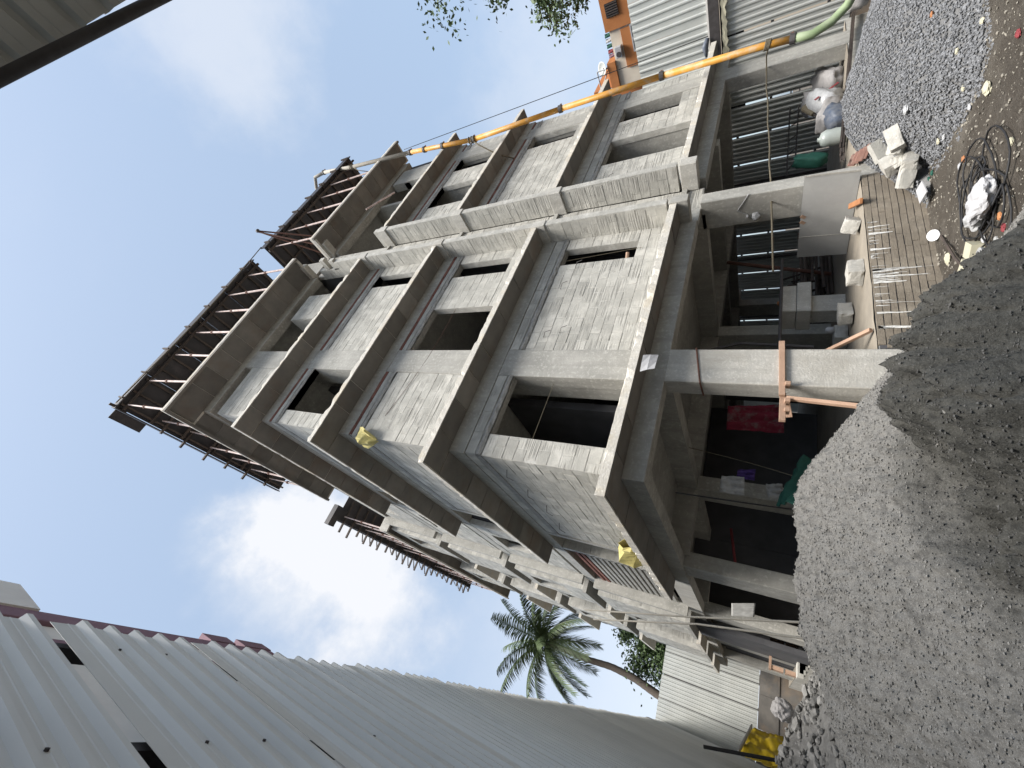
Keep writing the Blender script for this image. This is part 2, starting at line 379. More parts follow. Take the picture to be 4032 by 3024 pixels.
# --- side (left) walls, floor by floor, of the near block
for i in (1, 2): wall('x', XW, .48, 4.35, zf(i), zf(i)+2.2, (), seed=80+i)
for i in range(3):
    zb = LV[i+1]-.335; c = MB(); c.box(XW-.012, XW+.15, .478, 4.35, zf(i)+2.2, zf(i)+2.32); obj('lintel_band', c, 'rough', B)
    wall('x', XW-.012, .478, 4.35, zf(i)+2.325, zb-.012, (), seed=90+i, H=zb-zf(i)-2.337 if i else .2)
# --- ledges: thin slabs round each floor with chipped rims; soffit panels show the shutter joints
def rim_run(axis, a, b, o0, o1, z0, z1, seed, chip=.03):
    n = max(4, int(abs(b-a)/.07)); m_ = MB(); rows = []
    for k in range(n+1):
        u = a+(b-a)*k/n; e = max(0, fbm((u*3, seed, 1), 1.7, 4))*chip*1.6+abs(nz((u*9, seed, 0)))*chip*.35; d = .008*nz((u*6, seed, 5))
        prof = [(o1, z0), (o0+d, z0), (o0+d+e*.35, z1-e), (o0+d+e+.01, z1), (o1, z1)]
        rows.append([((u, p, q) if axis == 'y' else (p, u, q)) for p, q in prof])
    m_.grid(rows, 5, n+1)
    for r_ in (rows[0], rows[-1]): m_.add(r_, [(0, 1, 2, 3, 4)])
    return obj('ledge', m_, 'ledge', B)
def soffit(axis, a, b, o0, o1, z, seed):
    rnd = random.Random(seed); u = a
    while u < b-.03:
        e = min(b, u+rnd.choice((.6, .62, .9, .62)))
        if b-e < .15: e = b
        m_ = MB(); t_ = rnd.uniform(.008, .016); g_ = rnd.uniform(.004, .014)
        if axis == 'y': m_.box(u+g_, e-.004, o0, o1, z-t_, z+.005)
        else: m_.box(o0, o1, u+g_, e-.004, z-t_, z+.005)
        obj('soffit_panel', m_, 'soffit', B); u = e
for i, z in enumerate(LV):
    rim_run('y', 0., 5.87, 0, .5, z, z+LT, i*7+1, .035 if i < 3 else .05)
    rim_run('x', .501, 5.71, 0, .5, z, z+LT, i*7+2, .025)
    rim_run('y', 7.36, 13.06, 0, .5, z, z+LT, i*7+3, .03)
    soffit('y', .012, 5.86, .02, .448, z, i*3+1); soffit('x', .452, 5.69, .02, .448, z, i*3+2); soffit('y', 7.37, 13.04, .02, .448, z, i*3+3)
ZT = 15.08
rim_run('y', -.05, 6.0, -.36, .5, ZT, ZT+.12, 61, .012); rim_run('x', .501, 5.77, -.06, .5, ZT, ZT+.12, 62, .012); rim_run('y', 7.0, 13.3, -.36, .5, ZT, ZT+.12, 63, .012)
for a, b in ((-.05, 6.0), (7.0, 13.3)):
    c = MB(); c.box(a, b, -.355, -.28, ZT-.09, ZT-.001); obj('drip_edge', c, 'soffit', B)
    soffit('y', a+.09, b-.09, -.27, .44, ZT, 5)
for a, b in ((5.91, 5.995), (7.005, 7.09)):
    c = MB(); c.box(a, b, -.278, .5, ZT-.09, ZT-.001); obj('drip_edge', c, 'fresh', B)
c = MB(); c.box(-.055, .02, -.278, 5.77, ZT-.09, ZT-.001); obj('drip_edge', c, 'soffit', B)
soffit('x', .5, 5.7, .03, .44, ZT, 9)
# --- beams under each ledge, slabs behind
for z in LV:
    d = .31 if z == 3. else .33
    for a, b in ((.45, 5.9), (7.3, 12.9)):
        c = MB(); c.box(a, b, .45, .72, z-d, z+.02); obj('beam', c, 'concrete', B, bevel=.01)
    c = MB(); c.box(.45, .70, .725, 5.7, z-d, z+.02); obj('beam', c, 'concrete', B, bevel=.01)
    c = MB(); c.box(.51, 12.9, .51, 21.6, z+.022, z+LT-.004); obj('floor_slab', c, 'concrete', B)
for a, b in ((.45, 5.9), (7.2, 12.9)):
    c = MB(); c.box(a, b, .45, .72, 14.72, ZT+.01); obj('beam', c, 'concrete', B, bevel=.01)
c = MB(); c.box(.45, .7, .725, 5.75, 14.72, ZT+.01); obj('beam', c, 'concrete', B)
c = MB(); c.box(.51, 12.9, .51, 21.6, ZT+.012, ZT+.115); obj('floor_slab', c, 'concrete', B)
# --- slot between the bays: two fins and the wall at the back of it
for i in range(4):
    z0 = zf(i) if i else 3.19; z1 = LV[i+1]-.2 if i < 3 else 13.3
    wall('x', 5.89, .0, .56, z0, z1, (), seed=100+i, th=.17)
    wall('x', 7.15, .0, .56, z0, (LV[i+1]-.2 if i < 3 else 12.35), (), seed=110+i, th=.17)
    c = MB(); c.box(5.895, 6.055, -.012, .0, z0, z1)
    obj('fin_edge', c, 'mortar', B)
    c = MB(); c.box(7.155, 7.315, -.012, .0, z0, LV[i+1]-.2 if i < 3 else 12.35); obj('fin_edge', c, 'mortar', B)
for k, (y, z) in enumerate(((.42, 13.32), (.42, 13.52), (.42, 13.72), (.42, 13.92), (.12, 13.32), (.05, 13.72), (.42, 14.12))):
    STUFF.box(5.9, 6.05, y-.2, y+.14, z, z+.19, random.random())
for z in LV+[ZT]:
    m_ = MB(); m_.box(5.87, 6.075, -.03, .56, z-.2, z+.125); obj('fin_stub', m_, 'fresh' if z > 3 else 'concrete', B, bevel=.012)
    m_ = MB(); m_.box(7.1, 7.355, -.035, .56, z-.2, z+.125); obj('fin_stub', m_, 'fresh', B, bevel=.012)
wall('y', .57, 6.06, 7.14, 2.7, 15., (), seed=120, th=.12)
# --- longer block behind (the left side goes on after a recess)
wall('y', 5.52, .46, 1.1, 3.13, 5.66, (), seed=130); c = MB(); c.box(1.05, 1.2, 4.35, 5.5, 3.13, 15.); obj('recess_wall', c, 'mortar', B)
for i in range(4):
    z0 = zf(i); zb = (LV[i+1] if i < 3 else ZT)-.34
    c = MB(); c.box(.45, .6, 4.352, 4.5, z0, zb); obj('jamb', c, 'concrete', B)
    if i: wall('x', .45, 5.6, 8.5, z0, zb-(0 if i < 3 else .5), [(6.4, 7.6, z0+.9, z0+2.2)], seed=140+i)
    c = MB(); c.box(.2, .6, 8.52, 8.68, z0-.1, zb); obj('fin', c, 'concrete', B)
    for j, (a, b) in enumerate(((9.1, 11.4), (12.1, 14.2), (14.9, 17.2), (18., 21.5))):
        hl = [((a+b)/2-.55, (a+b)/2+.55, z0+.9, z0+2.2)] if (i+j) % 2 else []
        wall('x', .45 if j % 2 else .12, a, b, z0, zb, hl, seed=150+10*i+j)
        if j % 2 == 0:
            for e, s_ in ((a, 1), (b, -1)): wall('y', e, .13, .6, z0, zb, (), seed=160+10*i+j, sgn=s_)
            c = MB(); c.box(.05, .5, a-.05, b+.05, z0-.12, z0-.004); obj('bay_slab', c, 'concrete', B)
        else:
            c = MB(); c.box(.02, .46, a, b, z0-.13, z0-.004); obj('ledge', c, 'ledge', B)
    c = MB(); c.box(.44, .7, 5.72, 21.6, zb, zb+.33); obj('beam', c, 'concrete', B)
c = MB(); c.box(.445, .7, 5.72, 21.6, 2.69, 3.12); obj('beam', c, 'fresh', B)
m_ = MB(); m_.box(-.07, .6, 9.0, 21.7, ZT, ZT+.12); m_.box(-.065, .0, 9.005, 21.69, ZT-.09, ZT-.001); obj('ledge', m_, 'ledge', B)
soffit('x', 9.1, 21.6, .01, .44, ZT, 19)
c = MB(); c.box(-.06, .6, 8.9, 8.995, ZT-.35, ZT+.1); obj('fin_stub', c, 'fresh', B)
# open screen wall of laid-apart courses on the first floor
for k in range(14):
    z = 3.3+k*.155; c = MB(); c.box(.46, .56, 5.62, 8.48, z, z+.085); obj('screen_course', c, 'concrete' if k < 12 else 'brick', B)
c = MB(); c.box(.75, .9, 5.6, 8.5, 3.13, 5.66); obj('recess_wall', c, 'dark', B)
# --- rooms: added dark partitions block light, near-black in place of shade
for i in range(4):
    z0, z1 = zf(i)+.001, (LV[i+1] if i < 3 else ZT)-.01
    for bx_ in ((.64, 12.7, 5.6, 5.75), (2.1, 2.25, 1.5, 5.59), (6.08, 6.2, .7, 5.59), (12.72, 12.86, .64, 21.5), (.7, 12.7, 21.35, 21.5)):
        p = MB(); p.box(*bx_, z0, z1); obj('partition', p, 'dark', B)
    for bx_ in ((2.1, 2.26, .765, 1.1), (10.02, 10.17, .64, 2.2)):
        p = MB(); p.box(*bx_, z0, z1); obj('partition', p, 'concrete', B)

# --- ground floor: plinth, columns, ceiling beams
c = MB(); c.box(.46, 13., .465, 21.5, -.48, .21); obj('plinth_core', c, 'mortar', B)
c = MB()
c.grid([[(x, y, .225+.012*fbm((x, y, 1), 2, 4)) for x in [.46+.16*k for k in range(79)]] for y in [.455+.16*k for k in range(40)]+[7, 10, 15, 21.5]], 79, 44); obj('plinth_floor', c, 'floor', B, smooth=True)
rnd = random.Random(4); pb = []
for a, b, p, q in block_rects(2.7, 6.42, -.5, .215, [], .24, .0795, .011, rnd, .002): pb.append((a, b, p, q))
pm = []
for k in range(3):
    bm = bmesh.new(); bmesh.ops.create_cube(bm, size=1)
    for v in bm.verts: v.co += Vector((random.uniform(-.01, .01), random.uniform(-.03, .03), random.uniform(-.03, .03)))
    me = bpy.data.meshes.new('brick'); bm.to_mesh(me); bm.free(); me.materials.append(M['plinth']); pm.append(me)
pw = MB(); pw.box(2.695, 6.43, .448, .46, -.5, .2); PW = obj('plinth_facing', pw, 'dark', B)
for a, b, p, q in pb:
    o = link('brick', pm[rnd.randrange(3)], PW, ((a+b)/2, .45+rnd.uniform(-.003, .003), (p+q)/2)); o.scale = (b-a, .03, q-p)
lm = MB()
for k in range(44):                                              # lime wash that ran down the bricks
    x = rnd.choice((rnd.uniform(2.95, 4.2), rnd.uniform(2.95, 4.2), rnd.uniform(4.3, 5.2))); l = rnd.choice((.1, .16, .2, .28, .4, .58))*rnd.uniform(.7, 1.1)*(1 if x < 4.2 else .5); w_ = rnd.choice((.004, .006, .009, .014, .026))
    n = 9; rows = []
    for j in range(n):
        t_ = j/(n-1); ww = w_*(1-.75*t_)*(1+.4*nz((k, j*.7, 0))); xx = x+.012*nz((k*3, t_*3, 1)); zz = .2-l*t_
        rows.append([(xx-ww, .4285, zz), (xx+ww, .4285, zz)])
    lm = MB(); lm.grid(rows, 2, n); obj('lime_run', lm, 'lime', PW)
def column(x0, x1, y0, y1, z0=.2, z1=2.7, m='concrete'):
    c = MB(); c.box(x0, x1, y0, y1, z0, z1); return obj('column', c, m, B, bevel=.015)
c = MB(); nn = 24
for k in range(nn):
    pass
column(2.08, 2.69, .45, .76, -.5, 2.7, 'fresh'); column(6.43, 6.74, .45, 1.08, -.4); column(11.64, 12.3, .45, .8, -.4)
for x in (2.1, 6.43, 11.64):
    for y in (4.4, 8.6, 13., 17.5): column(x, x+.32, y, y+.6)
for y in (4.5, 9.0, 13.5, 18.): column(.5, .8, y, y+.75)
for x in (2.12, 6.43, 9., 11.66):
    c = MB(); c.box(x, x+.3, .73, 21., 2.62, 3.021); obj('ceiling_beam', c, 'concrete', B)
for y in (4.45, 8.7, 13.1, 17.6):
    c = MB(); c.box(.71, 12.7, y, y+.28, 2.60, 3.0205); obj('ceiling_beam', c, 'concrete', B)
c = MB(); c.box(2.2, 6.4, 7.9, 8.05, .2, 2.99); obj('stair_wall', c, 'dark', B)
for bx_ in ((.82, .95, 9.8, 21.), (2.2, 6.4, 13.0, 13.15), (6.75, 6.9, 5.0, 7.9), (.96, 2.19, 15., 15.15), (1.3, 2.19, 7.9, 8.04), (.96, 2.19, 9.8, 9.94), (.3, .44, 10., 12.)):  # walls added to shut out side light and darken the ground floor
    c = MB(); c.box(*bx_[:4], .2, 2.99); obj('added_shade_wall', c, 'dark', B)
sb = obj('block_infill', STUFF, 'block', B, kind='stuff'); rb = obj('brick_courses', RW, 'brick', B, kind='stuff')

# ------------------------------------------------------------------ roof shuttering on steel props
ZD = 17.9
def deck(name, label, x0, x1, y0, y1, ov, seed, ends):
    """plywood deck with joists under it; ends: which edges carry fascia boards and joist ends"""
    t = thing(name, label, 'formwork', ((x0+x1)/2, (y0+y1)/2, ZD)); rnd = random.Random(seed)
    x = x0
    while x < x1-.05:
        e = min(x1, x+1.22); p = MB(); p.box(x+.004, e-.004, y0, y1, ZD+.1, ZD+.118); obj('plywood_sheet', p, 'ply', t); x = e
    return t, rnd
for name, label, x0, x1 in (('roof_formwork', 'dark plywood roof formwork deck over the corner bay', -.2, 6.3), ('roof_formwork', 'dark plywood roof formwork deck over the bay behind the yellow pipe', 7.0, 13.2)):
    t, rnd = deck(name, label, x0, x1, -.42, 5.7, .2, int(x1*10), 'f')
    y = -.3
    for y in (-.3, .5, 1.5, 2.6, 3.8, 5.0):                     # ledgers along the front
        j = MB(); j.box(x0, x1, y, y+.07, ZD-.08, ZD+.0); obj('ledger', j, 'timber', t)
    x = x0+.1
    while x < x1:
        j = MB(); o_ = rnd.choice((-.05, -.05, -.05, .0, .12)); j.box(x, x+.055, -.40-o_, 5.75, ZD+.002, ZD+.098); obj('joist', j, 'timber', t); x += .48
    f = MB(); f.box(x0-.02, x1+.02, -.46, -.425, ZD+.0, ZD+.3); obj('fascia_board', f, 'ply', t)
    x = x0+.3
    while x < x1:
        f = MB(); f.bar((x, -.49, ZD-.02), (x, -.49, ZD+.3+rnd.uniform(-.02, .12)), .06, .045); obj('fascia_batten', f, 'timber', t); x += .95
    if x0 < 0:
        f = MB(); f.box(-.26, -.225, -.46, 5.7, ZD, ZD+.28); obj('fascia_board', f, 'ply', t)
        f = MB(); f.box(-.56, -.27, -.4, .5, ZD+.06, ZD+.085); obj('plywood_sheet', f, 'ply', t)
        f = MB(); f.bar(at(500, 1620, 'z', ZD+.13), at(431, 1589, 'z', ZD+.16), .08, .06); obj('joist', f, 'timber', t)
        y = .9
        while y < 5.6:
            f = MB(); f.bar((.6, y, ZD-.05), (-.32-rnd.uniform(0, .2), y+rnd.uniform(-.05, .05), ZD-.05), .06, .08); obj('joist', f, 'timber', t); y += .8
t, rnd = deck('roof_formwork', 'long dark roof formwork deck along the rear wing with joist ends sticking out', -.2, 12.6, 9.0, 21.6, .2, 5, 'l')
f = MB(); f.box(-.25, -.21, 8.95, 21.6, ZD-.02, ZD+.24); obj('fascia_board', f, 'ply', t)
f = MB(); f.box(-.55, .35, 8.6, 8.948, ZD-.02, ZD+.26); obj('plywood_sheet', f, 'ply', t)
y = 9.3
while y < 21.5:
    f = MB(); l = rnd.uniform(.25, .5); f.bar((.8, y, ZD-.02), (-.25-l, y, ZD-.02-rnd.uniform(0, .1)), .06, .09); obj('joist', f, 'timber', t)
    if rnd.random() < .7:
        f = MB(); f.bar((-.2-l*.9, y, ZD), (-.22, y+.15, ZD+.38), .04, .04); obj('brace', f, 'timber', t)
    y += .55
# props
def prop(x, y, z0, z1, label, lean=0., group='steel props under the roof formwork', r=.028):
    t = thing('steel_prop', label, 'prop', (x, y, z0), group); L_ = z1-z0; a = Vector((x, y, z0)); b = Vector((x+lean, y+lean*.3, z1)); m_ = a.lerp(b, .55)
    p = MB(); p.tube([a, m_], r*1.2, 8); obj('outer_tube', p, 'prop', t, smooth=False)
    p = MB(); p.tube([m_, b], r*.85, 8); obj('inner_tube', p, 'prop', t)
    p = MB(); p.tube([m_-Vector((0, 0, .04)), m_+Vector((0, 0, .05))], r*1.9, 8); obj('collar', p, 'rust', t)
    p = MB(); p.box(x-.06, x+.06, y-.06, y+.06, z0, z0+.008); obj('base_plate', p, 'rust', t)
ZS = ZT+.125
for k in range(7): prop(.05+.93*k, -.25, ZS, ZD-.08, ORD[k]+' steel prop from the building corner along the front roof edge', random.uniform(-.12, .12))
for k in range(6): prop(7.25+1.02*k, -.25, ZS, ZD-.08, ORD[k]+' steel prop from the slot along the right bay roof edge', random.uniform(-.1, .16))
for k in range(6): prop(.02+random.uniform(0, .1), .75+.85*k, ZS, ZD-.08, ORD[k]+' steel prop from the corner along the left roof edge', random.uniform(-.1, .05))
for k in range(16): prop(.05, 9.2+.78*k, ZS, ZD-.08, ORD[k]+' steel prop along the rear wing roof edge, counted from its near end', random.uniform(-.1, .05))
for k in range(4): prop(6.2+.35*k, .6+.5*k, ZS, ZD-.08, ORD[k]+' of four steel props standing above the slot between the bays', 0)
for k, x in enumerate((2.1, 6.43, 11.64)):
    c = MB(); c.box(x, x+.6, .6, .9, ZS, ZD-.1); obj('column', c, 'concrete', B)
p = MB(); p.tube([(8.2, -.3, 13.2), (9.3, -.1, 12.75)], .03, 8); tag(obj('loose_prop', p, 'prop', bevel=0), 'pinkish steel prop lying on the open fourth floor ledge', 'prop')
# hoist frame sticking out over the front edge
t = thing('hoist_bracket', 'small rusty triangular hoist frame sticking out over the roof edge above the slot', 'hoist', (7.6, -.3, ZS))
for a, b in (((7.4, .3, ZS), (7.15, -1.0, ZD-.2)), ((7.9, .3, ZS), (7.2, -1.0, ZD-.2)), ((7.6, .9, ZS+.4), (7.17, -1.0, ZD-.2))):
    p = MB(); p.tube([a, b], .03, 6); obj('frame_tube', p, 'rust', t)
p = MB(); p.tube([(7.17, -1.03, ZD-.15), (7.16, -1.05, ZD-.25)], .06, 8); obj('pulley', p, 'steel', t)
r_ = MB(); pts = [Vector((-.1, -.5, ZD+.1)).lerp(Vector((7.05, -.47, ZD+.3)), k/24)+Vector((0, 0, -.35*math.sin(math.pi*k/24))) for k in range(25)]
r_.tube(pts, .016, 6); tag(obj('sagging_rope', r_, 'rope', smooth=True), 'pale rope sagging along the front edge of the roof formwork', 'rope')

# ------------------------------------------------------------------ yellow pump line on the right bay
PP = [at(3123, 152, 'y', -.35), at(3000, 183, 'y', -.35), at(2605, 299, 'y', -.35), at(2207, 429, 'y', -.35), at(1865, 549, 'y', -.35), at(1616, 600, 'y', -.35)]
t = thing('concrete_pump_line', 'yellow and grey concrete pump pipe climbing the right bay to the roof', 'pipe', (PP[0].x, PP[0].y, -.48))
cuts = [(0, 2, 'yellow'), (2, 3, 'yellow'), (3, 4, 'yellow'), (4, 5, 'pipegrey')]
def seg(pts, m, r=.075): p = MB(); p.tube(pts, r, 14); return obj('pipe_section', p, m, t, smooth=True)
seg([PP[0], PP[1], PP[2]], 'yellow'); seg([PP[2], PP[3]], 'yellow'); seg([PP[3], PP[4]], 'yellow'); seg([PP[4], PP[5]], 'yellow')
bend = [at(1616, 600, 'y', -.35), at(1640, 590, 'y', -.38), at(1680, 594, 'y', -.4), at(1725, 590, 'y', -.38)]
TOPP = [at(1616, 600, 'y', -.35), at(1388, 657, 'y', -.35), at(1276, 679, 'y', -.35)]
seg(TOPP, 'pipegrey'); seg([TOPP[-1], TOPP[-1]+Vector((.1, .1, .9)), TOPP[-1]+Vector((-.1, .5, 1.1)), TOPP[-1]+Vector((-.4, 1.0, .9)), TOPP[-1]+Vector((-.5, 1.3, -.6))], 'pipegrey')
for q, e in ((PP[0], PP[1]), (PP[2], PP[3]), (PP[3], PP[4]), (PP[4], PP[5]), (PP[5], TOPP[1]), (TOPP[-1], TOPP[-2]), (PP[4].lerp(PP[5], .45), PP[5]), (PP[4].lerp(PP[5], .75), PP[5])):
    d = (e-q).normalized(); p = MB(); p.tube([q-d*.05, q+d*.05], .105, 12); c = obj('coupling', p, 'steel', t)
    p = MB(); p.bar(q+Vector((.1, -.03, 0)), q+Vector((.17, -.06, .02)), .03, .05); obj('clamp_bolt', p, 'rust', c)
HP = [PP[0], at(3196, 136, 'y', -.35), at(3275, 85, 'y', -.42), at(3338, 19, 'y', -.6), at(3380, -60, 'y', -.9), at(3395, -160, 'y', -1.4)]
p = MB(); p.tube(HP, .085, 14); obj('delivery_hose', p, 'hose', t, smooth=True)
def coil_rope(name, label, c0, c1, turns, rad, r, tail=None):
    p = MB(); pts = [Vector(c0).lerp(Vector(c1), k/(turns*10))+Vector((math.cos(k*.628)*rad, math.sin(k*.628)*rad, .02*math.sin(k*.628))) for k in range(turns*10+1)]
    p.tube(pts, r, 6)
    if tail: p.tube([pts[-1]]+[Vector(q) for q in tail], r, 6)
    return tag(obj(name, p, 'rope', smooth=True), label, 'rope')
q0, q1 = at(3010, 180, 'y', -.35), at(3032, 174, 'y', -.35)
A1 = at(3018, 310, 'y', .6)
p_ = [at(3018, 215, 'y', .1), at(3018, 262, 'y', .43), A1]
coil_rope('lashing_rope', 'jute rope lashed round the yellow pipe and stretched behind the corner column', q0, q1, 4, .095, .017,
          p_+[A1.lerp(at(3034, 706, 'y', .6), k/8)+Vector((0, 0, .012*math.sin(k*2))) for k in range(1, 9)]+[at(3040, 900, 'y', .75), at(3044, 1067, 'y', .9)])
coil_rope('knotted_rope', 'frayed rope knotted round the grey pipe coupling at the third floor', PP[4]+Vector((0, 0, -.1)), PP[4]+Vector((0, 0, .2)), 3, .1, .02, [PP[4]+Vector((-.3, .1, -.3)), PP[4]+Vector((-.35, .5, -.8)), PP[4]+Vector((-.3, .8, -1.3))])
coil_rope('upper_rope', 'thin rope tied round the pipe at the roof formwork', TOPP[1]+Vector((0, 0, -.1)), TOPP[1]+Vector((0, 0, .15)), 3, .095, .016, [TOPP[1]+Vector((-.3, .1, -.5)), TOPP[1]+Vector((-.5, .2, -1.2))])
wa, wb = at(1591, 589, 'y', -.3), at(2788, 143, 'x', 13.52)
p = MB(); p.tube([wa.lerp(wb, k/20)-Vector((0, 0, .25*math.sin(math.pi*k/20))) for k in range(21)], .011, 5); tag(obj('overhead_wire', p, 'black', smooth=True), 'thin dark wire slanting from the roof down to the right fence', 'wire')

# ------------------------------------------------------------------ corrugated sheets
def sheet_mesh(name, width, height, m, pitch=.2, rib=.034, seed=0):
    """trapezoid ribs; local x across, local y out, local z up from 0"""
    prof = [(0, 0)]; x = .02
    while x+.1 < width:
        prof += [(x, 0), (x+.02, rib), (x+.052, rib), (x+.074, 0)]
        if x+.15 < width: prof += [(x+.118, .0), (x+.124, .003), (x+.13, 0)]
        x += pitch
    prof.append((width, 0)); nz_ = 7; V = []; F = []; n = len(prof)
    for k in range(nz_):
        z = height*k/(nz_-1)
        for a, b in prof: V.append((a, b+.006*nz((a*3, z, seed)), z))
    for k in range(nz_-1):
        for j in range(n-1): F.append((k*n+j, k*n+j+1, (k+1)*n+j+1, (k+1)*n+j))
    me = bpy.data.meshes.new(name); me.from_pydata(V, [], F); me.update(); me.materials.append(M[m]); return me
def add_sheet(parent, me, loc, rotz, tilt=0.):
    o = link('sheet', me, parent, loc); o.rotation_euler = (0, tilt, rotz)
    s = o.modifiers.new('thickness', 'SOLIDIFY'); s.thickness = .004; return o
screw_me = bpy.data.meshes.new('screw'); b_ = MB(); b_.tube([(0, 0, -.002), (0, .012, 0)], .011, 6); screw_me.from_pydata(b_.v, [], b_.f); screw_me.materials.append(M['steel'])
# left fence: sheets stand along y, ribs face the site (+x)
FX = -2.83
t = thing('tall_sheet_fence', 'tall pale grey corrugated sheet fence running along the left side of the site', 'fence', (FX, 9, -.48))
lm_ = [sheet_mesh('sheet', 1.06, 6.0, 'sheet', rib=.04, seed=k) for k in range(3)]
def ftop(y):
    pts = [(-9, 5.8), (-3.3, 5.86), (-.7, 5.95), (.55, 6.06), (5.4, 5.86), (22, 5.56), (40, 5.5)]
    for (a, p), (b, q) in zip(pts, pts[1:]):
        if a <= y <= b: return p+(q-p)*(y-a)/(b-a)
y = -5.35; k = 0; rnd = random.Random(3)
while y < 22.2:
    # local x -> -y so that local +y faces +x : rotate by -90 deg
    tl = rnd.uniform(-.004, .004)
    if k in (11, 13): tl = .018
    o = add_sheet(t, lm_[k % 3], (FX+rnd.uniform(-.008, .008), y+1.06, ftop(y)-6.0+rnd.uniform(-.02, .02)), R(-90), tl)
    if k < 12:
        for zz in (5.55, 4.1, 2.4):
            for u in (.34, .74): s_ = link('screw', screw_me, o, (u+rnd.uniform(-.02, .02), .004, zz+rnd.uniform(-.02, .02)))
    y += 1.06+rnd.choice((.06, .12, .08, .1)); k += 1
for z in (5.45, 4.0, 2.3, .6):
    p = MB(); p.box(FX-.12, FX-.03, -5.5, 22.9, z, z+.09); obj('rail', p, 'steel', t)
for y in range(-5, 23, 3):
    p = MB(); p.box(FX-.22, FX-.125, y, y+.1, -.6, 5.4); obj('post', p, 'steel', t)
p = MB(); p.box(FX-.05, FX+.05, 20.2, 20.9, 5.55, 5.72); obj('cap_block', p, 'oldwall', t)
# far fence on a low stained wall
t = thing('far_sheet_fence', 'pale grey sheet panels standing on a stained wall at the far end of the site', 'fence', (-.5, 23, 1.36))
fm = sheet_mesh('sheet', 1.02, 4.38, 'sheetdull', pitch=.17, rib=.02, seed=9)
for k in range(6):
    add_sheet(t, fm, (-2.88+1.065*k+1.02, 23., 1.37), R(180), .004*(k % 2))
    p = MB(); p.box(-2.95+1.065*k, -2.83+1.065*k, 23.02, 23.08, 1.2, 5.6); obj('post', p, 'steel', t)
for z in (2.2, 4.9):
    p = MB(); p.box(-2.9, 3.5, 23.03, 23.1, z, z+.09); obj('rail', p, 'steel', t)
t = thing('boundary_wall', 'damp stained concrete wall under the far sheet fence', 'wall', (-.5, 23.2, -.48))
for k in range(5):
    p = MB(); p.box(-2.9+1.4*k, -1.51+1.4*k, 22.96, 23.2, -.6, 1.345); obj('wall_panel', p, 'oldwall', t)
p = MB(); p.box(-2.9, 4.1, 22.93, 22.955, .52, .66); obj('wall_band', p, 'oldwall', t)
# right fence, lower tier seen through the open ground floor, upper tier beside the building
RX = 13.6
t = thing('right_sheet_fence', 'lower row of grey corrugated sheets behind the open ground floor on the right boundary', 'fence', (RX, 10, -.48))
rm = sheet_mesh('sheet', .9, 2.72, 'sheetdull', pitch=.15, rib=.026, seed=4)
y = -3.6; k = 0
while y < 22:
    add_sheet(t, rm, (RX, y, .09), R(90)); y += .9+(.045 if k % 5 else .06); k += 1
for z in (.5, 1.7, 2.6):
    p = MB(); p.box(RX+.03, RX+.09, -3.6, 22, z, z+.07); obj('rail', p, 'steel', t)
for y in (1.3, 4.6, 7.9, 11.2, 14.5):
    p = MB(); p.box(RX-.1, RX-.04, y, y+.06, -.5, 2.85); obj('post', p, 'steel', t)
p = MB(); p.box(RX, RX+.2, -3.6, 22, -.6, .08); obj('base_wall', p, 'oldwall', t)
t = thing('upper_sheet_fence', 'upper row of grey corrugated sheets rising beside the right end of the building', 'fence', (RX, -.5, 3.3))
um = sheet_mesh('sheet', 1.06, 1.95, 'sheetpale', seed=6)
for k in range(8): add_sheet(t, um, (RX+.05, -4.6+1.065*k, 3.27), R(90))
p = MB(); p.box(RX-.12, RX+.0, -4.6, 2.2, 2.96, 3.21); obj('rail', p, 'steel', t)
p = MB(); p.box(RX-.03, RX+.03, -4.6, 2.2, 3.215, 3.265); obj('trim', p, 'white', t)
p = MB(); n = 60
p.grid([[(RX-.09+.03*nz((k*.4, j, 3)), -4.5+.11*k, 2.9+.06*nz((k*.7, j, 0))-j*(.05+.06*abs(nz((k*.5, 9, 1))))) for k in range(n)] for j in range(3)], n, 3); obj('torn_edge', p, 'foam', t, solid=.02)
p = MB(); p.box(RX+.1, RX+.14, -4.6, 2.4, 2.4, 2.96); obj('gap_shade_sheet', p, 'black', t)  # black sheet standing in for the dark gap between the sheet rows
p = MB(); pts = [at(2786, 150, 'x', RX-.12), at(2776, 185, 'x', RX-.2), at(2782, 225, 'x', RX-.2)]; p.tube(pts, [.05, .09, .03], 8); tag(obj('hanging_bag', p, 'blue', smooth=True), 'dark blue bag hung on the upper right fence', 'bag')

# ------------------------------------------------------------------ neighbours
H1 = thing('neighbour_house', 'white house with a mauve parapet band behind the tall left fence', 'house', (-6, -2, -.48))
p = MB(); p.box(-9, -3.66, -12, 2.05, -.5, 9.1); obj('wall', p, 'white', H1)
p = MB(); p.box(-9.05, -3.6, -12, 2.1, 9.105, 9.5); obj('parapet_band', p, 'mauve', H1, bevel=.02)
p = MB(); p.box(-4.2, -3.59, .8, 1.3, 9.505, 9.85); obj('parapet_step', p, 'mauve', H1)
p = MB(); p.box(-4.2, -3.59, 1.5, 2.1, 9.505, 9.85); obj('parapet_step', p, 'mauve', H1)
p = MB(); p.box(-3.655, -3.58, -6, 2.1, 8.2, 8.34); obj('sill_band', p, 'mauve', H1)
p = MB(); p.box(-8.5, -3.58, -12, -1.72, 9.505, 10.66); obj('stair_tower', p, 'white', H1)
p = MB(); p.box(-3.65, -3.62, -3.1, -2.2, 6.4, 7.7); wn_ = obj('window', p, 'glass', H1)
p = MB(); p.box(-3.655, -3.6, -3.2, -2.1, 6.25, 6.38); obj('sill', p, 'white', wn_)
H2 = thing('orange_house', 'cream and orange house with white framed windows beyond the right fence', 'house', (25, 0, -.48))
